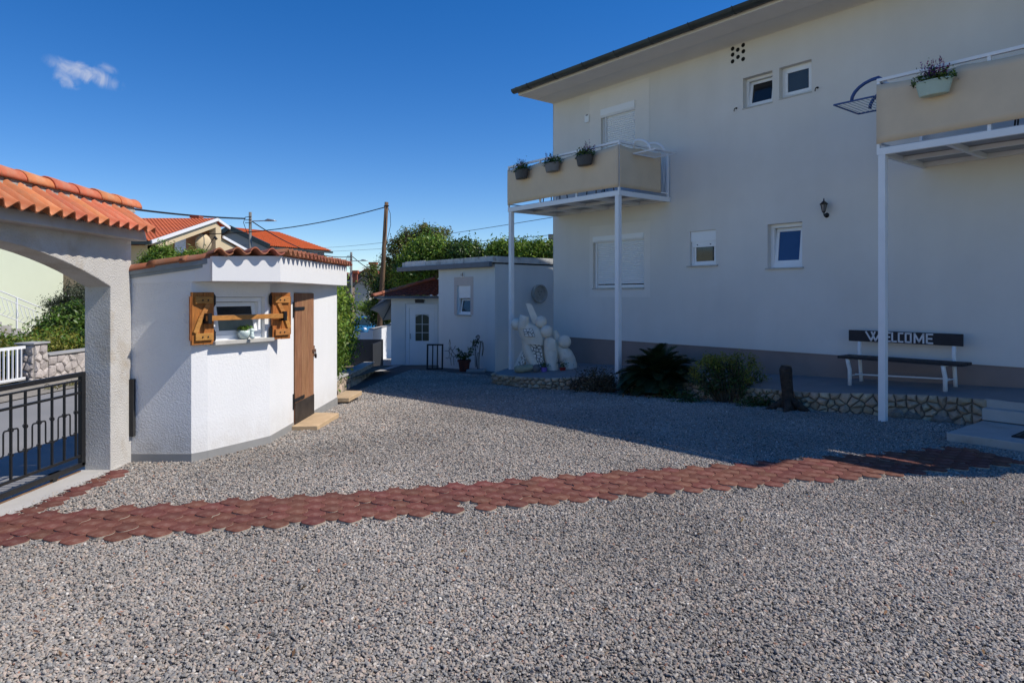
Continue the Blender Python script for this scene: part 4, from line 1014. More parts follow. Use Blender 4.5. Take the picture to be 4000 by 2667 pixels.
# flower boxes
def flower_box(u, v, wd, ht, potm, label, seed, colsp):
    s, z = FP(u, v, -1.76); c = Vector((s, -1.775, z)); rn = np.random.default_rng(seed)
    root = thing('flower_box', H(*c), label, 'flower box', 'flower boxes on the balcony screens')
    b = MB(HM); b.lathe([(.72, -.5), (.78, -.46), (.97, .38), (1.0, .5), (1.03, .5), (1.03, .42), (.9, .40)], (0, 0, 0), 20, Matrix.Translation(c) @ Matrix.Diagonal((wd / 2, .10, ht, 1)))
    b.build('box', potm, root, smooth=False)
    b = MB(HM); b.box(-.01, .01, 0, .14, .42, .44, Matrix.Translation(c) @ Matrix.Diagonal((1, 1, ht, 1))); b.build('hanger', m_metalwhite, root)
    top = HM @ (c + Vector((0, 0, ht * .5)))
    def cloud(n, sx, sz, size, asp, m, nm, off=0):
        q = rn.normal(size=(n, 3)) * np.array([sx, .045, sz]); q[:, 2] = np.abs(q[:, 2]) + off; q[:, 0] = np.clip(q[:, 0], -wd * .55, wd * .55)
        pts = np.array([tuple(HM.to_3x3() @ Vector(p)) for p in q]) + np.array(top)
        o_ = bpy.data.objects.new(nm, leaves_mesh(nm, pts, size, asp, m, rn, None, up=.3)); COL.objects.link(o_); adopt(o_, root)
    cloud(340, wd * .27, .085, .055, .45, m_leafd, 'foliage', -.03)
    cloud(120, wd * .3, .07, .045, .5, m_leaf, 'foliage', 0)
    for m, nm, k, ox in colsp:
        for i in range(k):
            x = rn.normal(ox * wd, wd * .14); h = rn.uniform(.12, .30); b0 = top + HM.to_3x3() @ Vector((x, rn.normal(0, .03), 0)); tip = b0 + HM.to_3x3() @ Vector((rn.normal(0, .04), rn.normal(0, .03), h))
            pts = np.array([tuple(b0.lerp(tip, t)) for t in np.linspace(.35, 1.0, 16)]) + rn.normal(0, .007, (16, 3))
            o_ = bpy.data.objects.new(nm, leaves_mesh(nm, pts, .024, .6, m, rn)); COL.objects.link(o_); adopt(o_, root)
sp = (m_violet, 'flower_spike')
flower_box(2039, 682, .48, .21, m_anth, 'anthracite flower box nearest the house corner on the beige balcony screen', 1, [(m_violet, 'flower_spike', 9, -.1), (m_pink, 'flower_spike', 3, .1)])
flower_box(2159, 655, .48, .19, m_greypot, 'grey flower box between two darker ones on the beige balcony screen', 2, [(m_violet, 'flower_spike', 8, -.15)])
flower_box(2286, 628, .50, .21, m_anth, 'anthracite flower box next to the balcony drying rack, with violet flowers', 3, [(m_violet, 'flower_spike', 12, .2), (m_pink, 'flower_spike', 4, .05)])
flower_box(3650, 345, .47, .20, m_mint, 'mint green flower box with violet heather on the beige balcony screen', 4, [(m_violet, 'flower_spike', 16, -.05), (m_pink, 'flower_spike', 14, .1)])

# drying racks hooked over balcony rails
def rack(s, y0, y1, sgn, armm, label):
    root = thing('drying_rack', H(s, (y0 + y1) / 2, 3.0), label, 'drying rack')
    zt = 2.93; ext = .62
    for y in (y0 + .1, y1 - .1):
        b = MB(HM); pts = []
        for k in range(9):
            t = k / 8; a = math.pi * (1 - t * .92)
            pts.append((s + sgn * (.02 + .26 * (1 + math.cos(a)) * .9), y, zt + .03 + .27 * math.sin(a)))
        pts = [(s - sgn * .03, y, 3.06), (s - sgn * .04, y, 3.19)] + [(s + sgn * (.0 + .40 * (1 - math.cos(t * math.pi / 2 / 7 * 7))), y, 3.21) for t in (0.0,)] + [(s + sgn * .40 * math.sin(k / 6 * math.pi / 2), y, zt + .02 + .27 * math.cos(k / 6 * math.pi / 2)) for k in range(7)]
        b.tube(pts, .026, 8); b.build('arm', armm, root, smooth=True)
    b = MB(HM)
    b.bar((s + sgn * .03, y0, zt), (s + sgn * ext, y0, zt), .022, .022); b.bar((s + sgn * .03, y1, zt), (s + sgn * ext, y1, zt), .022, .022)
    b.bar((s + sgn * .03, y0, zt), (s + sgn * .03, y1, zt), .018, .018); b.bar((s + sgn * ext, y0, zt), (s + sgn * ext, y1, zt), .018, .018); b.build('tray_frame', m_metalwhite if armm is m_metalwhite else m_blueplastic, root)
    for k in range(8):
        x = s + sgn * (.09 + k * .068); b = MB(HM); b.tube([(x, y0, zt), (x, y1, zt)], .005, 5); b.build('wire', m_metalwhite if armm is m_metalwhite else m_satin, root)
rack(-9.38, -1.28, -.62, 1, m_metalwhite, 'white drying rack hooked on the small balcony side rail')
rack(-4.42, -1.62, -.80, -1, m_blueplastic, 'blue armed drying rack hooked on the large balcony')
# furniture on the balconies, of which the legs show under the screens
def chair(s, y, ang, m, label):
    root = thing('balcony_chair', H(s, y, 2.162), label, 'chair', 'chairs on the balconies')
    T = HM @ Matrix.Translation((s, y, 2.162)) @ Matrix.Rotation(ang, 4, 'Z')
    b = MB(T); b.box(-.22, .22, -.22, .22, .42, .45); b.build('seat', m, root, bevel=.01)
    b = MB(T); b.box(-.21, .21, .19, .22, .50, .86); b.build('backrest', m, root, bevel=.01)
    for x in (-1, 1):
        for q in (-1, 1):
            b = MB(T); b.tube([(x * .19, q * .19, .42), (x * .22, q * .23, 0)], .012, 6); b.build('leg', m_iron, root)
chair(-11.9, -1.1, .4, m_anth, 'dark chair behind the beige screen of the small balcony, legs showing'); chair(-10.4, -1.15, -.3, m_anth, 'dark chair by the drying rack end of the small balcony'); chair(-2.6, -1.2, .2, m_anth, 'dark chair behind the beige screen of the large balcony')

# ---------------------------------------------------------------- terrace with its rubble wall
ter = thing('terrace', H(-7, -.8, -1.7), 'low concrete terrace along the house edged with rubble stones', 'terrace')
OUT = [(.6, -1.0), (-3.2, -1.0), (-3.75, -.95), (-4.15, -1.0), (-4.7, -1.15), (-5.4, -1.38), (-6.6, -1.40), (-8.0, -1.35), (-9.2, -1.3), (-10.0, -1.3), (-10.15, -1.7), (-10.4, -2.1), (-10.8, -2.38), (-11.5, -2.47), (-12.35, -2.42), (-12.75, -2.3)]
mb = MB(HM); vs_ = []; fs_ = []
for s, y in OUT:
    for k in range(5): vs_.append((s, .03 + (y - .03) * k / 4, zterr(s, .03 + (y - .03) * k / 4)))
for i in range(len(OUT) - 1):
    for k in range(4): a = i * 5 + k; fs_.append((a, a + 1, a + 6, a + 5))
k = len(vs_); vs_ += [(-13.2, 0.03, zterr(-13.1, 0)), (-13.2, -1.5, zterr(-13.1, -1.5))]; fs_ += [((len(OUT) - 1) * 5, (len(OUT) - 1) * 5 + 4, k + 1, k)]
mb.add(vs_, fs_); mb.build('floor', m_terrace, ter, fix=False)
rn = random.Random(21)
WL = [p for p in OUT if p[0] < -2.9] + [(-13.2, -1.5)]
acc = [0.0]
for (a0, b0), (a1, b1) in zip(WL, WL[1:]): acc.append(acc[-1] + math.hypot(a1 - a0, b1 - b0))
def wall_at(x):
    x = min(max(x, 0), acc[-1] - 1e-6); i = max(k for k in range(len(acc)) if acc[k] <= x); i = min(i, len(WL) - 2)
    t = (x - acc[i]) / (acc[i + 1] - acc[i]); p = Vector((WL[i][0] + (WL[i + 1][0] - WL[i][0]) * t, WL[i][1] + (WL[i + 1][1] - WL[i][1]) * t, 0))
    d = Vector((WL[i + 1][0] - WL[i][0], WL[i + 1][1] - WL[i][1], 0)).normalized(); return p, Vector((-d.y, d.x, 0)) * (1 if -d.y * 0 + d.x * -1 > 0 else -1) if False else Vector((d.y, -d.x, 0)) * -1
def PW(x, y, dd):
    p, n_ = wall_at(x); p2, n2 = wall_at(x + .12); p3, n3 = wall_at(x - .12); n_ = (n_ + n2 + n3).normalized()
    q = HM @ p; b_ = zg(q.x, q.y) - .06; t_ = zterr(p.x, p.y) + .012; o = p + n_ * dd
    return HM @ Vector((o.x, o.y, b_ + (t_ - b_) * y / .45))
mb = MB(); k = int(acc[-1] / .1)
for i in range(k):
    xa = acc[-1] * i / k; xb = acc[-1] * (i + 1) / k; mb.add([PW(xa, -.1, -.004), PW(xb, -.1, -.004), PW(xb, .435, -.004), PW(xa, .435, -.004)], [(0, 1, 2, 3)])
mb.build('mortar', m_joint, ter, fix=False)
stone_wall(ter, PW, acc[-1], .45, .145, m_stone, rn, .011, .065, 'stone', .85)
# concrete steps and doormat
st = thing('entrance_steps', H(-1.5, -1.6, -1.7), 'two broad pale concrete entrance steps with a dark doormat on them', 'steps')
mb = MB(HM); mb.box(-3.22, .5, -2.46, -1.0, -1.90, -1.70); mb.build('lower_step', m_step, st, bevel=.01)
mb = MB(HM); mb.box(-3.22, .5, -1.18, -.85, -1.69, -1.53); mb.build('upper_step', m_step, st, bevel=.01)
mb = MB(HM); mb.box(-3.24, .6, -1.012, -.93, -1.9, -1.425); mb.build('riser', m_step, st)
mat_ = thing('doormat', H(-1.9, -1.8, -1.7), 'black rubber doormat lying on the lower concrete step', 'doormat')
(s0, z0), (s1, z1) = FP(3875, 1697, -2.3), FP(3923, 1664, -1.6)
mb = MB(HM); mb.box(-2.62, -1.7, -2.17, -1.55, -1.699, -1.682); mb.build('border', m_rubber, mat_, bevel=.004)
mb = MB(HM)
for k in range(16): mb.box(-2.58 + k * .055, -2.545 + k * .055, -2.12, -1.60, -1.6815, -1.672)
mb.build('ribbing', mat('worn_mat_pile', (.05, .05, .045), .95, .4, 18, col2=(.10, .09, .07), fac2=.5, sc2=9), mat_)

# ---------------------------------------------------------------- welcome bench
bench = thing('bench', H(-4.6, -.4, -1.42), 'white legged bench with charcoal planks lettered in white by the wall', 'bench')
yb = -.22; s0, zt_ = FP(3318, 1297, yb); s1, _ = FP(3763, 1295, yb); _, zb_ = FP(3318, 1340, yb); zt_ = (zt_ + FP(3763, 1295, yb)[1]) / 2; zb_ = (zb_ + FP(3763, 1342, yb)[1]) / 2
mb = MB(HM); mb.box(s0, s1, yb - .03, yb + .015, zb_, zt_); back = mb.build('backrest', m_plank, bench, bevel=.006)
Lb = s1 - s0; Hb = zt_ - zb_
def letter(strokes, x0, x1, wd=.026):
    b = MB(HM)
    for pl in strokes:
        for (xa, za), (xb, zb) in zip(pl, pl[1:]):
            A = Vector((s0 + Lb * (x0 + (x1 - x0) * xa), yb - .0335, zb_ + Hb * (.14 + .74 * za))); B = Vector((s0 + Lb * (x0 + (x1 - x0) * xb), yb - .0335, zb_ + Hb * (.14 + .74 * zb)))
            e = (B - A).normalized() * wd * .45; b.bar(A - e, B + e, wd, .005, (0, 1, 0))
    b.build('letter', m_letter, back)
fx = lambda x: (x - 525) / 1073.0
letter([[(0, 1), (.36, 0), (.62, 1)], [(.40, 1), (.66, 0), (1, 1)]], fx(708), fx(850))
Es = [[(1, 1), (0, 1), (0, 0), (1, 0)], [(0, .5), (.85, .5)]]
letter(Es, .362, .392); letter([[(0, 1), (0, 0), (1, 0)]], .412, .446); letter([[(1, 1), (0, 1), (0, 0), (1, 0)]], fx(1030), fx(1066))
letter([[(0, 0), (0, 1), (1, 1), (1, 0), (0, 0)]], fx(1095), fx(1143)); letter([[(0, 0), (0, 1), (.5, .12), (1, 1), (1, 0)]], fx(1178), fx(1258)); letter(Es, fx(1289), fx(1338))
sl, zl = FP(3275, 1406, -.66); sr, zr_ = FP(3763, 1405, -.66); zs = (zl + zr_) / 2
for (ya, yb2) in ((-.70, -.50), (-.49, -.30)):
    mb = MB(HM); mb.box(sl, sr, ya, yb2, zs - .035, zs + .01); mb.build('seat_plank', m_plank, bench, bevel=.006)
la, _ = FP(3317, 1507, -.6); lb, _ = FP(3690, 1519, -.6)
for s in (la, lb):
    zf = zterr(s, -.6)
    mb = MB(HM); mb.tube([(s, -.66, zs - .035), (s, -.63, zs - .12), (s, -.58, zs - .22), (s, -.575, zf)], .032, 10); mb.build('leg', m_metalwhite, bench, smooth=True)
    mb = MB(HM); mb.tube([(s, -.15, zf - .0), (s, -.19, zf + .25), (s, -.22, zs - .02), (s, -.235, zs + .12), (s, -.195, zb_ + .12)], .03, 10); mb.build('leg', m_metalwhite, bench, smooth=True)
    mb = MB(HM); mb.bar((s, -.64, zs - .045), (s, -.2, zs - .045), .035, .02); mb.build('seat_bearer', m_metalwhite, bench)
    mb = MB(HM); mb.tube([(s, -.575, zf + .16), (s, -.18, zf + .16)], .012, 6); mb.build('stretcher', m_metalwhite, bench)
mb = MB(HM); mb.tube([(la, -.38, zterr(la, -.6) + .17), (lb, -.38, zterr(lb, -.6) + .17)], .013, 6); mb.build('stretcher', m_metalwhite, bench)

# ---------------------------------------------------------------- abstract sculpture on the terrace end
SY = 16.1
def SZ(x, y, dy=0.0): return AT(1900 + x / 3.137, 1100 + y / 3.137, SY) + Vector((0, dy, 0))
SPX = SY / 2667 / 3.137
scu = thing('sculpture', SZ(720, 1140), 'abstract grey cement figure group with balls and white mosaic on the stone platform', 'sculpture')
def sl(name, secs, n=16, m=m_sculpt, **kw):
    """loft through (x, y, half width, half depth, dy, tilt) given in photo-zoom units"""
    b = MB(); L_ = []
    for q in secs:
        x, y, hw, hd = q[:4]; dy = q[4] if len(q) > 4 else 0; tl_ = q[5] if len(q) > 5 else 0
        L_.append((SZ(x, y, dy), Vector((hw * SPX * math.cos(tl_), 0, hw * SPX * math.sin(tl_))), Vector((0, hd, 0))))
    if n == 4: L_ = [(c_, (a_ + d_) * .95, (d_ - a_) * .95) for c_, a_, d_ in L_]
    b.loft(L_, n); o = b.build(name, m, scu, smooth=True, **kw)
    md = o.modifiers.new('edge', 'EDGE_SPLIT'); md.split_angle = R(50); return o
sl('torso', [(575, 762, 132, .24, 0, -.10), (570, 735, 132, .25, 0, -.08), (550, 660, 148, .25, 0, -.05), (525, 590, 140, .23), (500, 540, 112, .2), (478, 505, 62, .16), (462, 470, 52, .14)])
sl('neck', [(450, 570, 66, .15, -.06), (458, 490, 62, .15, -.09), (466, 430, 60, .15, -.11, -.28), (468, 418, 55, .13, -.11, -.28)])
sl('arm', [(612, 520, 44, .10, .1, -.2), (582, 430, 50, .11, .1, -.25), (530, 300, 40, .09, .1, -.2), (514, 270, 37, .08, .1, -.15)], 4)
sl('leg', [(490, 735, 56, .17, 0), (508, 830, 66, .17, 0), (548, 930, 70, .17, -.02), (585, 1010, 60, .16, -.04), (612, 1100, 48, .16, -.05), (622, 1135, 52, .17, -.05)])
sl('leg', [(610, 745, 75, .16, .06), (640, 850, 66, .16, .06), (662, 950, 52, .15, .05), (690, 1040, 44, .14, .05), (695, 1130, 46, .15, .05)], 8)
sl('leg', [(470, 830, 26, .12, .15), (440, 940, 55, .14, .15), (415, 1030, 68, .15, .15), (400, 1108, 66, .16, .15)], 8)
sl('figure', [(765, 685, 46, .12, -.02), (776, 735, 84, .16, -.02), (782, 850, 92, .18, -.03), (795, 980, 80, .17, -.05), (812, 1080, 74, .17, -.08), (816, 1150, 78, .18, -.08)], 8)
sl('shoulder_plate', [(785, 690, 30, .05, -.17), (792, 712, 46, .07, -.18), (790, 838, 46, .03, -.17)], 4)
sl('cloak', [(840, 600, 30, .1, .2), (868, 700, 58, .14, .18), (900, 790, 80, .17, .14), (950, 850, 100, .2, .1), (985, 930, 106, .2, .1), (1010, 1010, 105, .19, .1), (1035, 1090, 82, .18, .08), (1050, 1138, 66, .17, .06)])
sl('cloak_fold', [(945, 815, 48, .05, -.06), (965, 870, 62, .08, -.08), (982, 930, 64, .04, -.12, .28)], 6)
sl('foot', [(950, 950, 40, .1, .0), (1000, 1040, 62, .13, -.05), (1045, 1130, 66, .14, -.08)], 8)
for (x, y, r_, dy) in ((376, 525, 76, .12), (668, 496, 76, .06), (737, 607, 77, -.06), (955, 735, 82, -.02)):
    b = MB(); b.ball(SZ(x, y, dy), r_ * SPX, 24, 14); b.build('ball', m_sculpt, scu, smooth=True)
rn = random.Random(5)
def mosaic(c00, c10, c11, c01, L_, Hh, size, bulge=.03):
    """marble pieces set on a curved patch between four corners"""
    c = [SZ(*p) for p in (c00, c10, c11, c01)]
    def P(x, y, d):
        a = x / L_; b_ = y / Hh; p = c[0].lerp(c[1], a).lerp(c[3].lerp(c[2], a), b_); return p + Vector((0, -d - bulge * 4 * a * (1 - a), 0))
    g = MB(); vs_ = [P(L_ * i / 6, Hh * j / 4, .0) for j in range(5) for i in range(7)]; g.add(vs_, [(j * 7 + i, j * 7 + i + 1, (j + 1) * 7 + i + 1, (j + 1) * 7 + i) for j in range(4) for i in range(6)]); g.build('mosaic_grout', m_mosjoint, scu, fix=False)
    for poly in cells(L_, Hh, size, rn, .48, .8):
        q = inset(poly, .0075); n = len(q); t = MB(); t.add([P(x, y, .001) for x, y in q] + [P(x, y, .008) for x, y in q], [list(range(n, 2 * n))] + [(i, (i + 1) % n, n + (i + 1) % n, n + i) for i in range(n)]); t.build('mosaic_piece', m_mosaic, scu)
mosaic((470, 665, -.27), (592, 668, -.27), (560, 565, -.24), (445, 572, -.24), .24, .20, .072)
mosaic((617, 1092, -.12), (715, 1092, -.12), (668, 760, -.13), (530, 742, -.14), .22, .65, .085, .015)
mosaic((345, 1098, -.03), (430, 1075, -.05), (492, 935, -.06), (452, 850, -.02), .22, .42, .075, .01)
# small pots and ornament at its feet
def small_pot(x, y, r_, h, m, label, fol, seed, flowers=None):
    c = SZ(x, y, -.34); c.z = zterr(-11.3, -2.2) - .01; root = thing('flower_pot', c, label, 'flower pot'); rn_ = np.random.default_rng(seed)
    b = MB(); b.lathe([(r_ * .82, 0), (r_ * .95, h * .85), (r_ * 1.06, h * .86), (r_ * 1.06, h), (r_ * .9, h), (r_ * .85, h * .85)], c, 16); b.build('pot', m, root)
    q = np.array(c) + rn_.normal(size=(80, 3)) * np.array([.05, .05, .035]) + np.array([0, 0, h + .06])
    o = bpy.data.objects.new('foliage', leaves_mesh('foliage', q, .045, .45, fol, rn_)); COL.objects.link(o); adopt(o, root)
    if flowers:
        q = np.array(c) + rn_.normal(size=(60, 3)) * np.array([.055, .05, .06]) + np.array([0, 0, h + .15])
        o = bpy.data.objects.new('blossom', leaves_mesh('blossom', q, .028, .7, flowers, rn_)); COL.objects.link(o); adopt(o, root)
small_pot(698, 1130, .075, .12, m_purple, 'purple pot with green sprout at the feet of the sculpture', m_leafd, 1)
small_pot(922, 1130, .072, .12, m_redpot, 'dark red pot with white orchids beside the sculpture', m_leafd, 2, mat('white_blossom', (.6, .56, .54), .6, .1, 5))
c = SZ(445, 1085, -.34); c.z = zterr(-11.8, -2.2) + .085
orn = thing('wooden_fish', c, 'greenish painted wooden log ornament lying before the mosaic leg', 'ornament')
b = MB(); b.loft([(c + Vector((-.20, 0, .0)), (0, .03, 0), (0, 0, .04)), (c + Vector((-.16, 0, .0)), (0, .075, 0), (0, 0, .08)), (c + Vector((0, 0, .01)), (0, .085, 0), (0, 0, .085)), (c + Vector((.13, -.01, .03)), (0, .08, 0), (0, 0, .085)), (c + Vector((.22, -.02, .045)), (0, .06, 0), (0, 0, .06)), (c + Vector((.25, -.02, .05)), (0, .03, 0), (0, 0, .03))], 14); b.build('body', m_driftwood, orn, smooth=True)
b = MB(); b.lathe([(.085, -.05), (.10, 0), (.085, .05)], (0, 0, 0), 16, Matrix.Translation(c + Vector((.31, -.03, .02))) @ Matrix.Rotation(R(90), 4, 'X')); b.build('end_disc', m_greypot, orn, smooth=True)

# ---------------------------------------------------------------- plants, stump and rocks along the terrace
def cycad(c, label):
    root = thing('cycad_palm', c, label, 'palm')
    b = MB(); b.tube([c, c + Vector((0, 0, .16)), c + Vector((0, 0, .30))], [.15, .14, .09], 10); b.build('trunk', m_bark, root)
    fr = []
    for k in range(3):
        rn_ = random.Random(k); b = MB(); L_ = .80 + .07 * k; pts = []
        for i in range(13):
            t = i / 12; pts.append(Vector((L_ * t * (1 - .12 * t), 0, L_ * (.42 * t - .52 * t * t))))
        b.tube(pts, [.009 * (1 - .8 * i / 12) for i in range(13)], 4)
        for i in range(64):
            t = .10 + .90 * i / 63; f = t * 12; j = min(11, int(f)); p = pts[j].lerp(pts[j + 1], f - j); d = (pts[j + 1] - pts[j]).normalized()
            ll = .21 * (math.sin(math.pi * min(1, .15 + t * .85)) ** .6) + .03
            for sg in (-1, 1):
                e = (Vector((0, sg, 0)) * .8 + d * .75 + Vector((0, 0, .32 + rn_.uniform(-.1, .1)))).normalized(); w_ = d * .006
                q = p + e * ll; m_ = p + e * ll * .55 + Vector((0, 0, .006)); b.add([p - w_, m_ - w_ * 1.2, q, m_ + w_ * 1.2, p + w_], [(0, 1, 2, 3, 4)])
        fr.append(b.mesh('frond', m_cycad, fix=False))
    rn_ = random.Random(2)
    for k in range(96):
        ring = k / 96; a = k * 2.39996; el = R(76 - 88 * ring ** .55 + rn_.uniform(-9, 9))
        M = Matrix.Translation(c + Vector((0, 0, .30 - .05 * ring))) @ Matrix.Rotation(a, 4, 'Z') @ Matrix.Rotation(-el, 4, 'Y') @ Matrix.Scale(rn_.uniform(.88, 1.12) * (.9 + .22 * ring), 4)
        inst('frond', fr[k % 3], M, root)
    return root
c = GP(2572, 1540); cycad(Vector((c.x, c.y, zg(c.x, c.y))), 'dark green cycad palm in front of the terrace beside the balcony post')
rn = np.random.default_rng(11)
q = np.array(c) + np.c_[rn.normal(0, .42, 500), rn.normal(-.25, .22, 500), np.abs(rn.normal(0, .02, 500)) + .015]
o = bpy.data.objects.new('dead_leaves', leaves_mesh('dead_leaves', q, .07, .35, mat('rusty_dead_leaf', (.26, .10, .035), .8, .3, 8, island=.4), rn, None, up=1)); COL.objects.link(o); o['kind'] = 'stuff'
def euphorbia(c, label):
    root = thing('euphorbia_bush', c, label, 'bush'); rn_ = np.random.default_rng(8); P = []; Q = []; b = MB()
    for k in range(64):
        a = rn_.uniform(0, 6.28); rr = .72 * math.sqrt(rn_.random()); h = (.74 - .45 * (rr / .72) ** 2) * rn_.uniform(.75, 1.1) + .1
        base = Vector(c) + Vector((math.cos(a) * rr * .35, math.sin(a) * rr * .35, 0)); tip = Vector(c) + Vector((math.cos(a) * rr, math.sin(a) * rr * .75, h)); b.tube([base, base.lerp(tip, .5) + Vector((0, 0, .06)), tip], [.012, .009, .006], 5)
        for t in np.linspace(.35, 1, 26): P.append(np.array(base.lerp(tip, t)) + rn_.normal(0, .035, 3))
        if k % 2 == 0:
            for _ in range(95): Q.append(np.array(tip) + rn_.normal(0, 1, 3) * np.array([.06, .06, .045]) + np.array([0, 0, .04]))
    b.build('stems', m_bark, root)
    for nm, pts, sz, asp, m in (('foliage', P, .10, .22, m_leafd), ('flower_heads', Q, .034, .7, m_leafy)):
        o_ = bpy.data.objects.new(nm, leaves_mesh(nm, np.array(pts), sz, asp, m, rn_)); COL.objects.link(o_); adopt(o_, root)
c = GP(2868, 1578); euphorbia(Vector((c.x, c.y + .3, zg(c.x, c.y))), 'blue green euphorbia bush with yellow green heads beside the tree stump')
c = GP(3085, 1592); c = Vector((c.x - .12, c.y - .28, zg(c.x, c.y)))
stump = thing('tree_stump', c, 'dark weathered tree stump standing between the bush and terrace wall', 'tree stump')
b = MB(); b.tube([c + Vector((.0, 0, -.05)), c + Vector((-.03, 0, .12)), c + Vector((-.03, 0, .3)), c + Vector((-.05, 0, .5)), c + Vector((-.06, 0, .66)), c + Vector((-.05, 0, .72))], [.14, .105, .09, .095, .10, .08], 12)
for a in (.3, 1.6, 2.9, 4.2, 5.4): b.tube([c + Vector((-.03, 0, .22)), c + Vector((math.cos(a) * .2, math.sin(a) * .2, .07)), c + Vector((math.cos(a) * .42, math.sin(a) * .34, -.03))], [.06, .06, .025], 7)
b.build('trunk', mat('dark_bark', (.05, .038, .03), .95, .4, 14, 1.0, 22, .03), stump, smooth=True)
b = MB(); b.lathe([(.078, 0), (.08, .004), (.02, .012)], c + Vector((-.05, 0, .722)), 12); b.build('cut_face', mat('cut_wood', (.16, .11, .065), .9, .3, 12), stump)
def rock_mesh(k, m):
    bm = bmesh.new(); bmesh.ops.create_icosphere(bm, subdivisions=2, radius=1); rn_ = random.Random(k); ph = [Vector((rn_.uniform(-1, 1), rn_.uniform(-1, 1), rn_.uniform(-1, 1))).normalized() for _ in range(7)]
    for v in bm.verts:
        n_ = v.co.normalized(); s_ = 1.0
        for p in ph: s_ = min(s_, .72 / max(.05, n_.dot(p)) * (1 if n_.dot(p) > .5 else 9))
        v.co = n_ * min(1.05, s_) * rn_.uniform(.95, 1.05)
    me = bpy.data.meshes.new('rock'); bm.to_mesh(me); bm.free(); me.materials.append(m); return me
m_rock = mat('garden_rock', (.33, .30, .255), .95, .25, 5, .8, 14, .05, rand=.3)
RK = [rock_mesh(k, m_rock) for k in range(4)]; rn = random.Random(12)
rock_spots = [(3195, 1560, .15), (3250, 1578, .17), (3340, 1590, .12), (3395, 1582, .09), (3500, 1622, .17), (3560, 1628, .13), (3625, 1618, .11), (3690, 1640, .16), (3740, 1625, .14), (3790, 1650, .10), (2388, 1508, .12), (2300, 1505, .13), (2420, 1512, .08), (2462, 1500, .1), (3045, 1600, .08)]
ROCKL = ['grey garden rock nearest the tree stump', 'big pale garden rock, second after the tree stump', 'garden rock third after the tree stump, before the bench', 'small garden rock just left of the bench balcony post',
         'big garden rock just right of the bench balcony post', 'garden rock second right of the bench balcony post', 'small garden rock third right of the bench balcony post', 'large garden rock fourth right of the bench balcony post',
         'garden rock second nearest the concrete entrance steps', 'small garden rock nearest the concrete entrance steps', 'garden rock just left of the balcony post by the cycad', 'garden rock inside the dark dried shrub by the sculpture platform',
         'small pale rock at the foot of the balcony post by the cycad', 'small rock under the cycad palm fronds', 'small rock at the left root of the tree stump']
for i, (u, v, r_) in enumerate(rock_spots):
    p = GP(u, v); M = Matrix.Translation((p.x * .985, p.y * .985 - .02, zg(p.x, p.y) + r_ * .25)) @ Matrix.Rotation(rn.uniform(0, 6), 4, 'Z') @ Matrix.Diagonal((r_ * rn.uniform(.9, 1.3), r_ * .8, r_ * rn.uniform(.6, .85), 1))
    o = inst('rock', RK[i % 4], M, None); tag(o, ROCKL[i]) if False else tag(o, ROCKL[i], 'rock', 'loose rocks along the terrace wall'); continue
    tag(o, 'rough garden rock beside the balcony post near the cycad palm' if u < 2600 else 'rough garden rock between the tree stump and the bench balcony post' if u < 3430 else 'rough garden rock between the bench balcony post and the concrete steps', 'rock', 'loose rocks along the terrace wall')
rn = np.random.default_rng(31)
def patch(name, pix, n, sx, sz, size, asp, m, label, cat):
    root = None; pts = []
    for u, v in pix:
        p = GP(u, v); pts.append(np.array([p.x, p.y + .15, zg(p.x, p.y)]) + rn.normal(size=(n, 3)) * np.array([sx, sx * .5, 0]) + np.c_[np.zeros(n), np.zeros(n), np.abs(rn.normal(0, sz, n))])
    o_ = bpy.data.objects.new(name, leaves_mesh(name, np.concatenate(pts), size, asp, m, rn)); COL.objects.link(o_)
    if cat: tag(o_, label, cat)
    else: o_['kind'] = 'stuff'
patch('ground_cover', [(3150, 1588), (3210, 1590), (3250, 1596), (3290, 1600), (3335, 1602), (3380, 1605), (3430, 1600), (3500, 1612), (3600, 1625), (3560, 1610), (3660, 1632), (3720, 1640), (3770, 1650), (2500, 1545), (2640, 1560), (2700, 1575), (3010, 1590), (2960, 1592)], 260, .16, .085, .055, .4, m_leafd, '', None)
patch('marigold', [(3318, 1580), (3330, 1578)], 60, .03, .05, .025, .8, m_yellow, 'small yellow flowers among the rocks by the balcony post', 'flower')
patch('gazania', [(3683, 1615), (3705, 1612)], 90, .04, .06, .03, .8, m_yellow, 'low yellow flowers by the rubble wall near the concrete steps', 'flower')
p = GP(2318, 1530); c = Vector((p.x, p.y - .12, zg(p.x, p.y)))
dry = thing('dry_shrub', c, 'small dark brown dried shrub at the end of the sculpture platform', 'shrub')
b = MB(); rr = random.Random(4)
for k in range(26):
    a = rr.uniform(0, 6.28); e = c + Vector((math.cos(a) * rr.uniform(.1, .5), math.sin(a) * rr.uniform(.1, .3), rr.uniform(.2, .55))); b.tube([c, c.lerp(e, .5) + Vector((0, 0, .05)), e], [.008, .006, .003], 4)
b.build('twigs', m_bark, dry)
crown('foliage', [(c.x, c.y, c.z + .2, .46, .3, .28), (c.x + .3, c.y, c.z + .12, .3, .25, .2)], 2600, .045, mat('leaf_brown', (.075, .055, .03), .8, .2, 4, island=.4), dry, 3, .5, .06, 20)

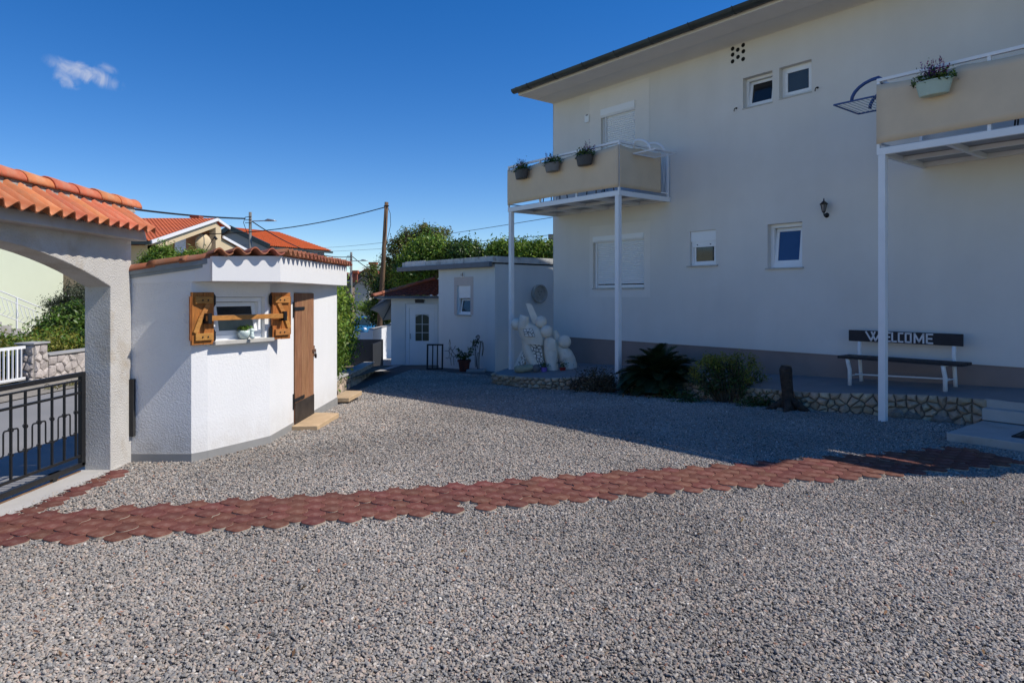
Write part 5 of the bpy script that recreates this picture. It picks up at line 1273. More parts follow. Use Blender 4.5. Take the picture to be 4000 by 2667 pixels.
# ---------------------------------------------------------------- low annex behind, with flat roof
AD = .60                                             # the annex front stands this far behind the facade plane
def AF(u, v, y): return FP(u, v, y)
kx, _ = AF(1934, 1300, AD); jx, _ = AF(1713.7, 1300, AD)
_, zk = AF(1934, 1033, AD); zbk = -2.5
annex = thing('annex', H(kx - 1, AD + 1.5, -2.3), 'low white flat roofed annex with small shuttered window behind the sculpture', 'annex')
T = HM @ Matrix.Translation((jx, AD, 0)); La = kx - jx
aw = [AF(1250 + x / 2.34, 860 + y / 2.34, AD) for x, y in ((1252, 600), (1376, 597), (1252, 865), (1376, 862))]
AW = (aw[0][0] - jx, aw[1][0] - jx, (aw[2][1] + aw[3][1]) / 2, (aw[0][1] + aw[1][1]) / 2)
mb = MB(); wall_holes(mb, T, La, zbk, zk + .02, [AW], .43, back=False)
mb.add([T @ Vector(p) for p in ((La, 0, zbk), (La, 4.0, zbk), (La, 4.0, zk + .02), (La, 0, zk + .02))], [(0, 1, 2, 3)])
mb.add([T @ Vector(p) for p in ((0, 0, zbk), (0, 0, zk + .02), (0, 5, zk + .02), (0, 5, zbk))], [(0, 1, 2, 3)])
mb.build('wall', m_annex, annex, fix=False)
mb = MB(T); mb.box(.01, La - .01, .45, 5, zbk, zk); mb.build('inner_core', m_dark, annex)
o = frame(AW, parent=annex, T=T, y=.06); x0, x1, z0, z1 = AW; hz = z1 - z0; sash(o, T, x0 + .1, x1 - .04, z0 + .05, z0 + hz * .55, .065, .05, R(10)); sillp(o, AW, .04, .06, .035, T=T)
b = MB(T); b.box(x0 + .05, x1 - .003, .03, .13, z0 + hz * .77, z1 - .003); b.build('shutter_box', m_pvc, o); b = MB(T); b.box(x0 + .08, x1 - .01, .045, .06, z0 + hz * .57, z0 + hz * .77); b.build('shutter_curtain', m_pvc, o)
m2 = MB(); wall_holes(m2, T @ Matrix.Translation((x0 - .16, -.004, 0)), x1 - x0 + .32, z0 + .0, z1 + .28, [(.16, .16 + x1 - x0, z0, z1)], .004, back=False); m2.build('window_surround', mat('pinkish_plaster', (.60, .52, .48), .9, .04, 3, .2, 50, .003), annex, fix=False)
# roof slab with weathered edge, gutter
zr0 = zk + .0
T2 = T; m_slab = mat('weathered_slab_edge', (.56, .56, .54), .9, .18, 3, .5, 30, .006, col2=(.16, .155, .14), fac2=.62, sc2=3.5)
le = AF(1568, 1045, AD - .15)[0] - jx
mb = MB(T2); mb.box(le, La + .06, -.12, 4.2, zk + .06, zk + .25); mb.build('roof_slab', m_slab, annex, bevel=.006)
mb = MB(T2); mb.box(le + .25, le + 1.6, -.135, -.121, zk + .08, zk + .275); mb.build('foil_cover', mat('crumpled_foil', (.62, .62, .62), .45, .1, 6, 1.0, 14, .03), annex)
mb = MB(T2); mb.box(le - .18, La + .03, -.25, -.137, zk - .075, zk + .085); mb.build('gutter', mat('slate_blue_gutter', (.11, .14, .175), .5, .1, 3), annex, bevel=.01)
# meter box, round relief
s, z = AF(1250 + 1307 / 2.34, 860 + 499 / 2.34, AD); b = MB(HM); b.box(s - .075, s + .075, AD - .04, AD - .002, z - .075, z + .075); mbx = b.build('meter_box', m_pvc, annex, bevel=.004)
b = MB(HM); b.box(s + .0, s + .06, AD - .045, AD - .041, z - .05, z + .06); b.box(s - .06, s - .035, AD - .045, AD - .041, z - .05, z + .04); b.build('meter_window', m_greypot, mbx)
r_ = ray(2101, 1147); pl = HM @ Vector((kx, 0, 0)); k = pl.dot(HX) / (r_.dot(HX)); rc = r_ * k
dish = thing('wall_relief', rc, 'round cement bowl relief hanging on the grey annex side wall', 'wall ornament')
M = Matrix.Translation(rc) @ Matrix(((HN.x, 0, HX.x, 0), (HN.y, 0, HX.y, 0), (0, 1, 0, 0), (0, 0, 0, 1)))
m_rel = mat('relief_cement', (.42, .40, .36), .9, .15, 8, .5, 40, .006)
mb = MB(); mb.lathe([(.20, .0), (.29, .02), (.30, .13), (.285, .15), (.26, .15), (.235, .10), (.22, .085), (.02, .09)], (0, 0, 0), 28, M); mb.build('bowl', m_rel, dish, smooth=False)
for (a, b_) in ((-.06, .07), (.07, .07), (0, -.03)):
    mb = MB(); mb.ball((a, b_, .105), .03, 10, 6); t_ = mb.v; mb.v = [M @ p for p in t_]; mb.build('boss', m_rel, dish, smooth=True)

# ---------------------------------------------------------------- entrance lobby with white door and maroon hip roof
DY = 24.7
lob = thing('lobby', AT(1620, 1420, DY), 'small white lobby with panelled white door and maroon tiled roof', 'building')
L0 = AT(1527.8, 1157, DY).x; L1 = AT(1716, 1157, DY).x; TL = Matrix.Translation((L0, DY, 0))
px = lambda u: AT(u, 1157, DY).x - L0
pz = lambda v: (HV - v) / FPX * DY
dxa, dxb = px(1583), px(1709); dzt = pz(1187); dzb = pz(1427)
mb = MB(); wall_holes(mb, TL, L1 - L0, -2.6, .02, [(dxa, dxb, dzb, dzt)], .12)
mb.add([TL @ Vector(p) for p in ((0, 0, -2.6), (0, 0, .02), (0, 4, .02), (0, 4, -2.6))], [(0, 1, 2, 3)]); mb.build('wall', m_annex, lob, fix=False)
mb = MB(TL)
for b in ((dxa + .003, dxa + .14, .03, .11, dzb, dzt - .003), (dxb - .10, dxb - .003, .03, .11, dzb, dzt - .003), (dxa + .14, dxb - .10, .03, .11, dzt - .16, dzt - .003)): mb.box(*b)
door = mb.build('door', m_pvc, lob, bevel=.006)
a, b_ = dxa + .145, dxb - .105
gx0, gx1, gz0, gz1 = px(1622), px(1675), pz(1332), pz(1234)
mb = MB(TL)
for b in ((a, gx0, .045, .095, dzb + .01, dzt - .165), (gx1, b_, .045, .095, dzb + .01, dzt - .165), (gx0, gx1, .045, .095, dzb + .01, gz0), (gx0, gx1, .045, .095, gz1 + .05, dzt - .165)): mb.box(*b)
mb.build('door_leaf', m_pvc, door)
for zz in (gz0 - .07, gz0 - .34, gz0 - .48, dzb + .22, dzb + .06):
    mb = MB(TL); mb.box(gx0 - .05, gx1 + .02, .035, .0445, zz - .012, zz + .012); mb.build('moulding', m_pvc, door)
gw = (gx1 - gx0) / 2; gh = (gz1 - gz0) / 3
for i in range(2):
    for j in range(3):
        x_ = gx0 + gw * i; z_ = gz0 + gh * j; top = [(x_ + gw - .008, z_ + gh - .008), (x_ + .008, z_ + gh - .008)]
        if j == 2: f = lambda t: gz1 + .045 - .09 * (2 * t - 1) ** 2; top = [(x_ + gw * q + (.008 if q == 0 else -.008 if q == 1 else 0), f((i + q) / 2)) for q in (1, .75, .5, .25, 0)]
        mb = MB(TL); mb.prism([(p[0], .06, p[1]) for p in [(x_ + .008, z_ + .008), (x_ + gw - .008, z_ + .008)] + top], (0, .015, 0)); mb.build('pane', mat('olive_door_glass', (.085, .085, .06), .3, .15, 3, spec=.4) if 'olive_door_glass' not in MATS else MATS['olive_door_glass'], door)
mb = MB(TL)
mb.box(gx0 + gw - .008, gx0 + gw + .008, .038, .08, gz0, gz1 + .04)
for j in (1, 2): mb.box(gx0, gx1, .039, .079, gz0 + gh * j - .008, gz0 + gh * j + .008)
mb.build('glazing_bar', m_pvc, door)
mb = MB(TL); mb.box(a + .03, a + .05, .0, .045, dzb + .95, dzb + 1.15); mb.build('handle', m_satin, door)
mb = MB(TL); mb.box(px(1622), px(1657), -.06, -.004, pz(1183), pz(1169)); mb.build('entrance_lamp', m_anth, lob, bevel=.01)
mb = MB(TL); mb.box(-.55, L1 - L0 + .1, -.4, -.3, -.075, .0); mb.build('gutter', MATS['slate_blue_gutter'], lob, bevel=.01)
mb = MB(TL); mb.box(-.45, L1 - L0, -.32, -.003, -.10, -.04); mb.build('soffit', m_annex, lob)
# hip roof sheet of wavy tiles
def tiled_slope(name, p00, p10, p11, p01, nu, nv, m, parent, amp=.03, step=.02):
    """tile courses as real relief between four corners (eave left, eave right, ridge right, ridge left)"""
    c = [Vector(p) for p in (p00, p10, p11, p01)]; nrm = (c[1] - c[0]).cross(c[3] - c[0])
    if nrm.length < 1e-6: nrm = (c[1] - c[0]).cross(c[2] - c[0])
    nrm.normalize()
    if nrm.z < 0: nrm = -nrm
    vs_ = []; fs_ = []; row = nu * 4 + 1
    for j in range(nv):
        for e in (0, 1):
            for i in range(row):
                a = i / (nu * 4); b = (j + e) / nv
                p = c[0].lerp(c[1], a).lerp(c[3].lerp(c[2], a), b); vs_.append(p + nrm * (amp * (.5 + .5 * math.cos(2 * math.pi * (i % 4) / 4)) + step * (1 - e)))
    for j in range(2 * nv - 1):
        for i in range(row - 1): q = j * row + i; fs_.append((q, q + 1, q + row + 1, q + row))
    b = MB(); b.add(vs_, fs_); o_ = b.build(name, m, parent, fix=False); return o_
tiled_slope('roof', TL @ Vector((-.5, -.38, .0)), TL @ Vector((L1 - L0, -.38, .0)), TL @ Vector((L1 - L0, 1.3, .62)), TL @ Vector((L1 - L0 - .3, 1.3, .62)), 9, 8, m_darkroof, lob)
tiled_slope('roof', TL @ Vector((-.5, 3.0, .0)), TL @ Vector((-.5, -.38, .0)), TL @ Vector((L1 - L0 - .3, 1.3, .62)), TL @ Vector((L1 - L0 - .3, 1.4, .62)), 12, 8, m_darkroof, lob)
hb = half_barrel('hip_tile', .11, .10, .42, .014, 10, m_terra)
a = TL @ Vector((-.58, -.46, -.02)); e = TL @ Vector((L1 - L0 - .3, 1.3, .64)); d = (e - a); n = int(d.length / .38); d.normalize(); xv = d.cross(Vector((0, 0, 1))).normalized(); zv = xv.cross(d)
for k in range(n):
    o_ = a + d * (.38 * k); inst('hip_tile', hb, Matrix(((xv.x, d.x, zv.x, o_.x), (xv.y, d.y, zv.y, o_.y), (xv.z, d.z, zv.z, o_.z), (0, 0, 0, 1))), lob)
mb = MB(TL); mb.box(-.2, L1 - L0 + .3, -.55, -.004, zg(-3, 24.5) - .05, pz(1428)); mb.build('threshold', m_conc, lob)

# ---------------------------------------------------------------- things leaning and standing before the annex
sc = 4.9
def Z8(x, y, Y): return AT(1600 + x / sc, 1200 + y / sc, Y)
Yg = 22.2
zb = zg(-2.6, Yg) + .0
gr = thing('leaning_grille', Z8(500, 1100, Yg), 'small black metal grille with three openings leaning by the lobby door', 'grille')
A0 = Z8(342, 1105, Yg); A1 = Z8(655, 1105, Yg); hgt = (1105 - 618) / sc / FPX * Yg
M = Matrix.Translation((A0.x, Yg - .25, zb)) @ Matrix.Rotation(R(-7), 4, 'X'); wd = A1.x - A0.x
b = MB(M); t = .05
b.box(0, t, -.02, .02, 0, hgt); b.box(wd - t, wd, -.02, .02, 0, hgt); b.box(t, wd - t, -.02, .02, 0, t); b.box(t, wd - t, -.02, .02, hgt - t, hgt); b.build('frame', m_iron, gr)
for f in (.36, .65): b = MB(M); b.box(wd * f - .018, wd * f + .018, -.015, .015, t, hgt - t); b.build('bar', m_iron, gr)
wf = thing('wire_figure', Z8(790, 1110, 21.9), 'small wire figure with pointed head left of the clay flowerpot', 'wire sculpture')
dn = lambda pts, Y: [Z8(x, y, Y) for x, y in pts]
b = MB()
for pl in ([(768, 615), (755, 690), (775, 770), (783, 690), (768, 615)], [(775, 770), (755, 760), (752, 790), (775, 790), (800, 775), (795, 760), (775, 770)], [(775, 790), (740, 835), (670, 832)], [(740, 835), (800, 905), (840, 960), (850, 1110)], [(775, 790), (755, 955), (785, 990), (798, 1110)], [(755, 955), (725, 978), (690, 965)], [(785, 790), (820, 825), (860, 780), (875, 735)], [(820, 825), (800, 905), (785, 990)], [(785, 790), (840, 870), (900, 930)], [(840, 960), (880, 930)]): b.tube(dn(pl, 21.9), .008, 5)
b.build('wire', m_iron, wf)
wf2 = thing('wire_figure', Z8(1295, 1180, 20.9), 'tall wire figure of a standing person on a small stone slab', 'wire sculpture')
b = MB()
for pl in ([(1310, 530), (1278, 550), (1275, 585), (1300, 615), (1318, 615), (1343, 585), (1340, 550), (1310, 530)], [(1310, 530), (1298, 560), (1303, 612)], [(1310, 530), (1325, 560), (1318, 612)], [(1308, 615), (1308, 680)], [(1308, 620), (1275, 650), (1235, 660), (1215, 740)], [(1308, 620), (1340, 645), (1405, 672), (1418, 790), (1392, 930)], [(1392, 672), (1400, 790), (1385, 930)], [(1250, 660), (1252, 880), (1258, 1150)], [(1270, 660), (1270, 900), (1282, 1150)], [(1370, 665), (1345, 860), (1330, 1000), (1330, 1180)], [(1355, 665), (1330, 870), (1310, 1000), (1310, 1180)], [(1305, 870), (1290, 960), (1288, 1060), (1298, 1180)], [(1305, 870), (1330, 890)], [(1250, 660), (1370, 665)]): b.tube(dn(pl, 20.9), .009, 5)
b.build('wire', m_iron, wf2)
c = Z8(1270, 1225, 20.8); b = MB(); zz = zg(c.x, 20.8); b.box(c.x - .28, c.x + .28, 20.55, 21.1, zz - .03, zz + .07); tag(b.build('stone_slab', m_conc, None, bevel=.01), 'small square stone slab under the tall wire figure', 'stone slab')
c = Z8(1045, 1205, 20.9); c.z = zg(c.x, c.y); s_ = 20.9 / FPX / sc
pot = thing('clay_pot', c, 'big dark clay flowerpot with a leggy rose bush by the annex wall', 'potted plant')
b = MB(); b.lathe([(.28, 0), (.30, .04), (85 * s_ * 1.0, .05), (112 * s_, 190 * s_), (128 * s_, 192 * s_), (128 * s_, 222 * s_), (115 * s_, 222 * s_), (108 * s_, 180 * s_)], c, 20, None) if False else b.lathe([(88 * s_, 0), (112 * s_, 185 * s_), (130 * s_, 187 * s_), (130 * s_, 222 * s_), (116 * s_, 222 * s_), (108 * s_, 180 * s_)], c, 20); b.build('pot', m_claypot, pot)
b = MB(); P = []; rr = np.random.default_rng(5)
for pl in ([(1045, 990), (1000, 920), (950, 850), (935, 770)], [(1045, 990), (1060, 930), (1020, 880)], [(1070, 990), (1130, 930), (1180, 850), (1225, 790), (1250, 700), (1230, 640)], [(1070, 990), (1150, 900), (1215, 860)], [(1045, 990), (930, 950), (880, 940)], [(1180, 850), (1140, 775)]):
    q = dn(pl, 20.9); b.tube(q, .007, 5)
    for i in range(len(q) - 1):
        for t in np.linspace(.1, 1, 12): P.append(np.array(q[i].lerp(q[i + 1], t)) + rr.normal(0, .045, 3))
for x, y in ((1000, 950), (1050, 960), (1250, 690), (1290, 680), (980, 900)):
    for _ in range(26): P.append(np.array(Z8(x, y, 20.9)) + rr.normal(0, .06, 3))
b.build('stem', m_bark, pot); o = bpy.data.objects.new('foliage', leaves_mesh('foliage', np.array(P), .075, .6, m_leafd, rr)); COL.objects.link(o); adopt(o, pot)

# ---------------------------------------------------------------- hedge with its low wall, gate leaf, white wall
hedge = thing('hedge', (-4.3, 16, -1.9), 'tall bright green leafy hedge behind the white shed', 'hedge')
b = MB()
for k in range(9):
    y = 13.2 + k * .75; b.tube([(-4.2 - .13 * k, y, -2.1), (-4.2 - .13 * k, y + .1, -1.2), (-4.15 - .13 * k, y + .2, -.2)], [.04, .03, .015], 6)
b.build('trunk', m_bark, hedge)
hb_ = [(-4.0 - .155 * k, 13.3 + k * .8, -.74 - .02 * k, .66, .75, 1.22 - .02 * k) for k in range(8)]
crown('foliage', hb_, 27000, .088, m_leaf, hedge, 5, .45, .13, 30, .3, .5, .2)
crown('foliage', [(x + .05, y, z + .15, rx * 1.02, ry, rz) for x, y, z, rx, ry, rz in hb_], 9000, .088, m_leafl, hedge, 6, .45, .12, 18, .15, .5, .3)
gw_ = thing('garden_wall', (-3.7, 16.5, -1.95), 'low rubble garden wall with pale coping below the green hedge', 'stone wall')
pts_ = [Vector((-3.32, 12.75, 0)), Vector((-3.48, 13.6, 0)), Vector((-3.72, 16.5, 0)), Vector((-4.12, 20.2, 0))]
rn = random.Random(41)
for a, e in zip(pts_, pts_[1:]):
    d = e - a; L_ = d.length; d.normalize(); nrm = Vector((d.y, -d.x, 0))
    bz = lambda x: zg((a + d * x).x, (a + d * x).y) - .06
    tz = lambda x: zg((a + d * x).x, (a + d * x).y) + .29
    P = lambda x, y, dd: Vector(((a + d * x + nrm * dd).x, (a + d * x + nrm * dd).y, bz(x) + (tz(x) - bz(x)) * y / .36))
    mb = MB(); mb.prism([P(0, 0, 0), P(L_, 0, 0), P(L_, .355, 0), P(0, .355, 0)], -nrm * .22); mb.build('mortar', m_joint, gw_)
    stone_wall(gw_, P, L_, .36, .19, m_stone, rn, .01, .035, 'stone', .8)
    mb = MB(); mb.prism([P(-.01, .36, .05), P(L_ + .01, .36, .05), P(L_ + .01, .40, .05), P(-.01, .40, .05)], -nrm * .30); mb.build('coping', m_step, gw_, bevel=.008)
    if a is pts_[0]:
        mb = MB(); stone_wall(gw_, lambda x, y, dd: Vector((a.x - .22 + x, a.y - dd, bz(0) + .0 + y)), .22, .33, .13, m_stone, rn, .01, .03, 'stone')
        mb.prism([(a.x - .24, a.y + .01, bz(0)), (a.x, a.y + .01, bz(0)), (a.x, a.y + .01, tz(0)), (a.x - .24, a.y + .01, tz(0))], (0, .03, 0)); mb.build('mortar', m_joint, gw_)
bed = sheet('planting_bed', -6.0, -3.55, 12.0, 20.5, m_soil, lambda x, y: zg(x, y) + .2, 1.0)
gl = thing('gate_leaf', (-4.2, 21, -2.2), 'open anthracite metal gate leaf at the end of the low garden wall', 'gate')
a = Vector((-4.17, 20.45, 0)); e = Vector((-4.2, 22.0, 0)); z0 = zg(-4, 21) + .04
mb = MB(); mb.prism([(a.x, a.y, z0), (e.x, e.y, z0), (e.x, e.y, z0 + .82), (a.x, a.y, z0 + .82)], (-.04, 0, 0)); mb.build('sheet_panel', m_gatepanel, gl)
for p in (a, e): mb = MB(); mb.box(p.x - .05, p.x + .01, p.y - .03, p.y + .03, z0 - .06, z0 + .86); mb.build('upright', m_gatepanel, gl)
mb = MB(); mb.box(-5.6, -4.25, 22.45, 22.52, -2.5, -1.42); tag(mb.build('shadowed_wall', m_gatepanel, None), 'low wall coloured dark as in shadow between the hedge and the open gate leaf', 'fence')  # wall standing in shadow, its shade put into the dark colour
ww = thing('white_wall', (-5.5, 29, -2.6), 'white rendered boundary wall beside the lobby, partly sunlit', 'wall')
mb = MB(); mb.box(-5.68, -5.5, 27.0, 40.0, -3.6, -1.33); mb.box(-6.4, -5.68, 27.0, 27.18, -3.6, -1.43); mb.build('wall', m_fascia, ww)
mb = MB(); mb.box(-5.70, -5.48, 27.2, 40.0, -1.328, -1.29); mb.build('coping', m_conc, ww)
# lane between the wall and the lobby
sheet('side_lane', -5.49, -3.9, 20.6, 40, m_conc, lambda x, y: zg(x, y) + .02, 1.5)

# ---------------------------------------------------------------- poles and cables
pw = thing('utility_pole', (-5.8, 30, -2.5), 'tall brown wooden utility pole beside the lobby roof', 'pole')
b = MB(); t0 = AT(1510, 790, 30); b.tube([AT(1481, 1300, 30) - Vector((0, 0, 1.2)), AT(1483, 1279, 30), AT(1497, 1030, 30), t0], [.125, .122, .10, .085], 12); b.build('pole', m_polewood, pw, smooth=True)
b = MB(); b.tube([t0 + Vector((.02, -.1, -.1)), t0 + Vector((.18, -.1, -.5)), t0 + Vector((.2, -.1, -1.0)), t0 + Vector((.0, -.12, -1.9))], .012, 5); b.tube([t0 + Vector((-.1, -.05, -.18)), t0 + Vector((.12, -.12, -.18))], .03, 6); b.build('cable_loop', m_wire, pw)
m_cpole = mat('concrete_pole', (.19, .185, .17), .9, .15, 4, .3, 30, .005)
def lamp_pole(u, vtop, Y, wpx, arm, label, fit):
    t = AT(u, vtop, Y); r_ = wpx / 2 / FPX * Y
    root = thing('lamp_pole', (t.x, Y, -4.5), label, 'pole')
    b = MB(); b.tube([(t.x, Y, -5.5), (t.x, Y, t.z)], [r_ * 1.25, r_], 12); b.build('pole', m_cpole, root, smooth=True)
    b = MB(); zt = t.z - fit; b.tube([(t.x, Y, zt), (t.x + arm * .55, Y - .05, zt + .03)], .035, 6); b.build('arm', m_satin, root)
    b = MB(); q = Vector((t.x + arm * .55, Y - .05, zt + .03)); b.loft([(q, (0, .05, 0), (0, 0, .035)), (q + Vector((arm * .12, 0, .05)), (0, .15, 0), (0, 0, .09)), (q + Vector((arm * .33, 0, .02)), (0, .13, 0), (0, 0, .06)), (q + Vector((arm * .45, 0, -.02)), (0, .03, 0), (0, 0, .02))], 10); b.build('lamp_head', m_satin, root, smooth=True)
    b = MB()
    for k in range(3): b.tube([(t.x - r_ * 3.2, Y - .1, t.z - .35 - k * .18), (t.x + r_ * 1.4, Y - .1, t.z - .3 - k * .2)], .022, 5)
    b.tube([(t.x - r_ * 3.2, Y - .1, t.z - .35), (t.x - r_ * 4.4, Y - .1, t.z - .7), (t.x - r_ * 2.5, Y - .1, t.z - 1.2), (t.x - r_ * 1.1, Y - .1, t.z - 1.6)], .02, 5)
    b.build('cable_clamp', m_iron, root); return root
lamp_pole(977.5, 829, 45, 11, 1.75, 'grey concrete pole with street lamp behind the shed roof', .60)
lamp_pole(1372, 985, 65, 8.5, 1.6, 'distant grey pole with small lamp above the green hedge', .85)
def cable(p, q, sag, r_, label, n=18):
    pts = [p.lerp(q, k / n) - Vector((0, 0, sag * 4 * (k / n) * (1 - k / n))) for k in range(n + 1)]
    b = MB(); b.tube(pts, r_, 5); tag(b.build('cable', m_wire, None, smooth=True), label, 'cable', 'overhead cables')
cable(AT(380, 798, 30), AT(957, 854, 45), .12, .05, 'thick black cable from the gate roof to the lamp pole')
cable(AT(470, 895, 32.4), AT(1503, 810, 30), .62, .022, 'sagging cable from the cream house to the wooden pole')
cable(AT(986, 866, 45), AT(1368, 1003, 65), .75, .035, 'sagging black cable between the two concrete lamp poles')
cable(AT(1378, 1003, 65), AT(1452, 1056, 82), .1, .04, 'black cable running from the distant lamp pole to a chimney')
cable(AT(1150, 968, 130), AT(2165, 848, 38), .6, .018, 'upper thin cable over the trees to the house corner')
cable(AT(1150, 984, 130), AT(2165, 917, 40), .3, .016, 'lower thin cable over the trees to the house corner')
cable(AT(470, 955, 26.87), AT(966, 955, 45), .25, .014, 'upper of two thin cables before the cream house')
cable(AT(470, 970, 26.87), AT(966, 960, 45), .28, .014, 'lower of two thin cables before the cream house')

# ---------------------------------------------------------------- parasol and parked car behind the lobby
par = thing('parasol', AT(1540, 1300, 26), 'tilted grey cloth parasol beside the lobby wall', 'parasol')
ap = AT(1548, 1148, 26); rim = [AT(1445, 1208, 26), AT(1495, 1251, 25.3), AT(1610, 1262, 25.1), AT(1665, 1210, 26), AT(1600, 1162, 27), AT(1494, 1165, 27)]
for i in range(6):
    p, q = rim[i], rim[(i + 1) % 6]; mid = (p + q) / 2 + (ap - (p + q) / 2) * .10
    mb = MB(); mb.add([ap, p, mid, q, ap.lerp(p, .5) + Vector((0, 0, -.02)), ap.lerp(q, .5) + Vector((0, 0, -.02)), ap.lerp(mid, .5) + Vector((0, 0, -.05))], [(0, 4, 6), (0, 6, 5), (4, 1, 2, 6), (6, 2, 3, 5)])
    o = mb.build('canopy_panel', m_tarp, par, smooth=True, fix=False); o.modifiers.new('thickness', 'SOLIDIFY').thickness = .008
mb = MB()
for p in rim: mb.tube([ap, p], .012, 5)
mb.build('ribs', m_gutter, par)
mb = MB(); mb.tube([ap + Vector((0, 0, .08)), AT(1552, 1420, 26)], .024, 8); mb.build('pole', m_satin, par)
car = thing('parked_car', AT(1418, 1300, 48), 'small blue hatchback parked on the road beyond the hedge', 'car')
cz = road_z(0, 48) ; 
cc = AT(1431, 1250, 49.5); TC = Matrix.Translation((cc.x, cc.y, cz + .02)) @ Matrix.Rotation(R(-101), 4, 'Z')
mb = MB(TC)                                                   # x forwards, y to its left
secs = [(-1.90, .62, .30, .72), (-1.80, .76, .24, .95), (-1.2, .82, .20, .96), (0, .83, .19, .95), (.75, .82, .20, .93), (1.35, .78, .21, .84), (1.75, .70, .25, .72), (1.88, .55, .32, .60)]
vs_ = []
for x, hw, zl_, zh in secs:
    for (fy, fz) in ((-.92, 0), (.92, 0), (1, .35), (.98, .75), (.86, 1), (-.86, 1), (-.98, .75), (-1, .35)): vs_.append((x, hw * fy, zl_ + (zh - zl_) * fz))
fs_ = [tuple(range(7, -1, -1)), tuple(range(56, 64))]
for i in range(7):
    for k in range(8): fs_.append((i * 8 + k, i * 8 + (k + 1) % 8, (i + 1) * 8 + (k + 1) % 8, (i + 1) * 8 + k))
mb.add(vs_, fs_); mb.build('body', m_car, car, smooth=True).modifiers.new('sub', 'SUBSURF').render_levels = 2
mb = MB(TC); cab = [(-1.80, .70, .92), (-1.45, .60, 1.38), (-.9, .60, 1.46), (-.05, .58, 1.45), (.35, .58, 1.38), (.98, .70, .90)]
vs_ = []
for x, hw, z in cab: vs_ += [(x, -hw, z), (x, hw, z)]
base_ = [(-1.8, -.72, .88), (-1.8, .72, .88), (.98, .72, .88), (.98, -.72, .88)]
mb.add([(x, s * hw, z) for x, hw, z in cab for s in (-1, 1)], [(2 * i, 2 * i + 1, 2 * i + 3, 2 * i + 2) for i in range(1, 4)] + [(0, 2, 4, 6, 8, 10), (1, 11, 9, 7, 5, 3)]); mb.build('cabin', m_car, car, fix=False).modifiers.new('thick', 'SOLIDIFY').thickness = .02
mb = MB(TC); mb.add([(.96, -.66, .93), (.96, .66, .93), (.37, .54, 1.36), (.37, -.54, 1.36)], [(0, 1, 2, 3)]); mb.build('windscreen', mat('car_glass', (.03, .05, .055), .05, .1, 2, spec=.6), car, fix=False)
for s in (-1, 1):
    for pts in ([(.80, .905), (.30, 1.33), (-.35, 1.38), (-.35, .93)], [(-.42, .93), (-.42, 1.38), (-1.1, 1.36), (-1.45, .97)]):
        mb = MB(TC); mb.add([(x, s * (.725 - (z - .9) * .24 + .012), z) for x, z in pts], [(0, 1, 2, 3)]); mb.build('side_window', MATS['car_glass'], car, fix=False)
    mb = MB(TC); mb.ball((1.60, s * .56, .62), .15, 12, 8, (.8, 1.0, .8)); mb.build('headlight', m_pvc, car, smooth=True)
    mb = MB(TC); mb.ball((.62, s * .88, .95), .10, 10, 6, (.6, 1, .7)); mb.build('mirror', m_car, car, smooth=True)
    for x in (1.18, -1.22):
        mb = MB(TC); mb.lathe([(.29, -.09), (.30, -.05), (.30, .05), (.29, .09)], (0, 0, 0), 18, Matrix.Translation((x, s * .74, .29)) @ Matrix.Rotation(R(90), 4, 'X')); wh = mb.build('wheel', m_rubber, car)
        mb = MB(TC); mb.lathe([(.19, -.10), (.19, .10)], (0, 0, 0), 14, Matrix.Translation((x, s * .745, .29)) @ Matrix.Rotation(R(90), 4, 'X')); mb.build('rim', m_satin, wh)
mb = MB(TC); mb.box(1.80, 1.90, -.26, .26, .40, .50); mb.build('number_plate', m_pvc, car)

# ---------------------------------------------------------------- trees and bushes
def tree(name, label, cat, base, blobs, n, size, m, seed, th=1.0, asp=.42, clump=.16, per=34, m2=None, n2=0, group=None, shell=.35):
    root = thing(name, base, label, cat, group); rn_ = random.Random(seed); b = MB(); base = Vector(base)
    cen = Vector(blobs[0][:3]); fork = base.lerp(Vector((cen.x, cen.y, cen.z - blobs[0][5] * .6)), .75)
    b.tube([base - Vector((0, 0, .2)), base.lerp(fork, .5) + Vector((.05, 0, 0)), fork], [.11 * th, .09 * th, .07 * th], 9)
    for B in blobs:
        for k in range(4):
            e = Vector(B[:3]) + Vector((rn_.uniform(-.7, .7) * B[3], rn_.uniform(-.7, .7) * B[4], rn_.uniform(-.2, .85) * B[5])); b.tube([fork, fork.lerp(e, .55) + Vector((rn_.uniform(-.1, .1), 0, .1)), e], [.05 * th, .03 * th, .01 * th], 6)
    b.build('trunk', m_bark, root, smooth=True)
    crown('crown', blobs, n, size, m, root, seed, asp, clump, per, shell)
    if m2: crown('crown', [(x, y, z + .05, a * 1.03, c * 1.03, d * 1.04) for x, y, z, a, c, d in blobs], n2, size, m2, root, seed + 50, asp, clump * .9, per // 2, .14)
    return root
def B(u, v, Y, ru, rv, rd=None):
    c = AT(u, v, Y); return (c.x, c.y, c.z, ru / FPX * Y, rd or ru / FPX * Y, rv / FPX * Y)
tree('bay_tree', 'broad light green bay tree rising behind the annex roof', 'tree', (-3.4, 31, -2.6), [B(1690, 985, 31, 82, 50), B(1640, 1025, 31, 70, 55), B(1740, 1012, 31, 58, 42), B(1600, 1070, 31, 58, 50)], 17000, .14, m_leaf, 61, 1.4, .42, .17, 34, m_leafl, 6000)
tree('laurel_tree', 'dark rounded laurel tree just right of the light green bay tree', 'tree', (-2.2, 30.5, -2.6), [B(1815, 1000, 30.5, 62, 46), B(1770, 1012, 30.5, 48, 46), B(1850, 1010, 30.5, 36, 34)], 10000, .14, m_leafd, 62, 1.1, .42, .16, 34, m_leaf, 3500)
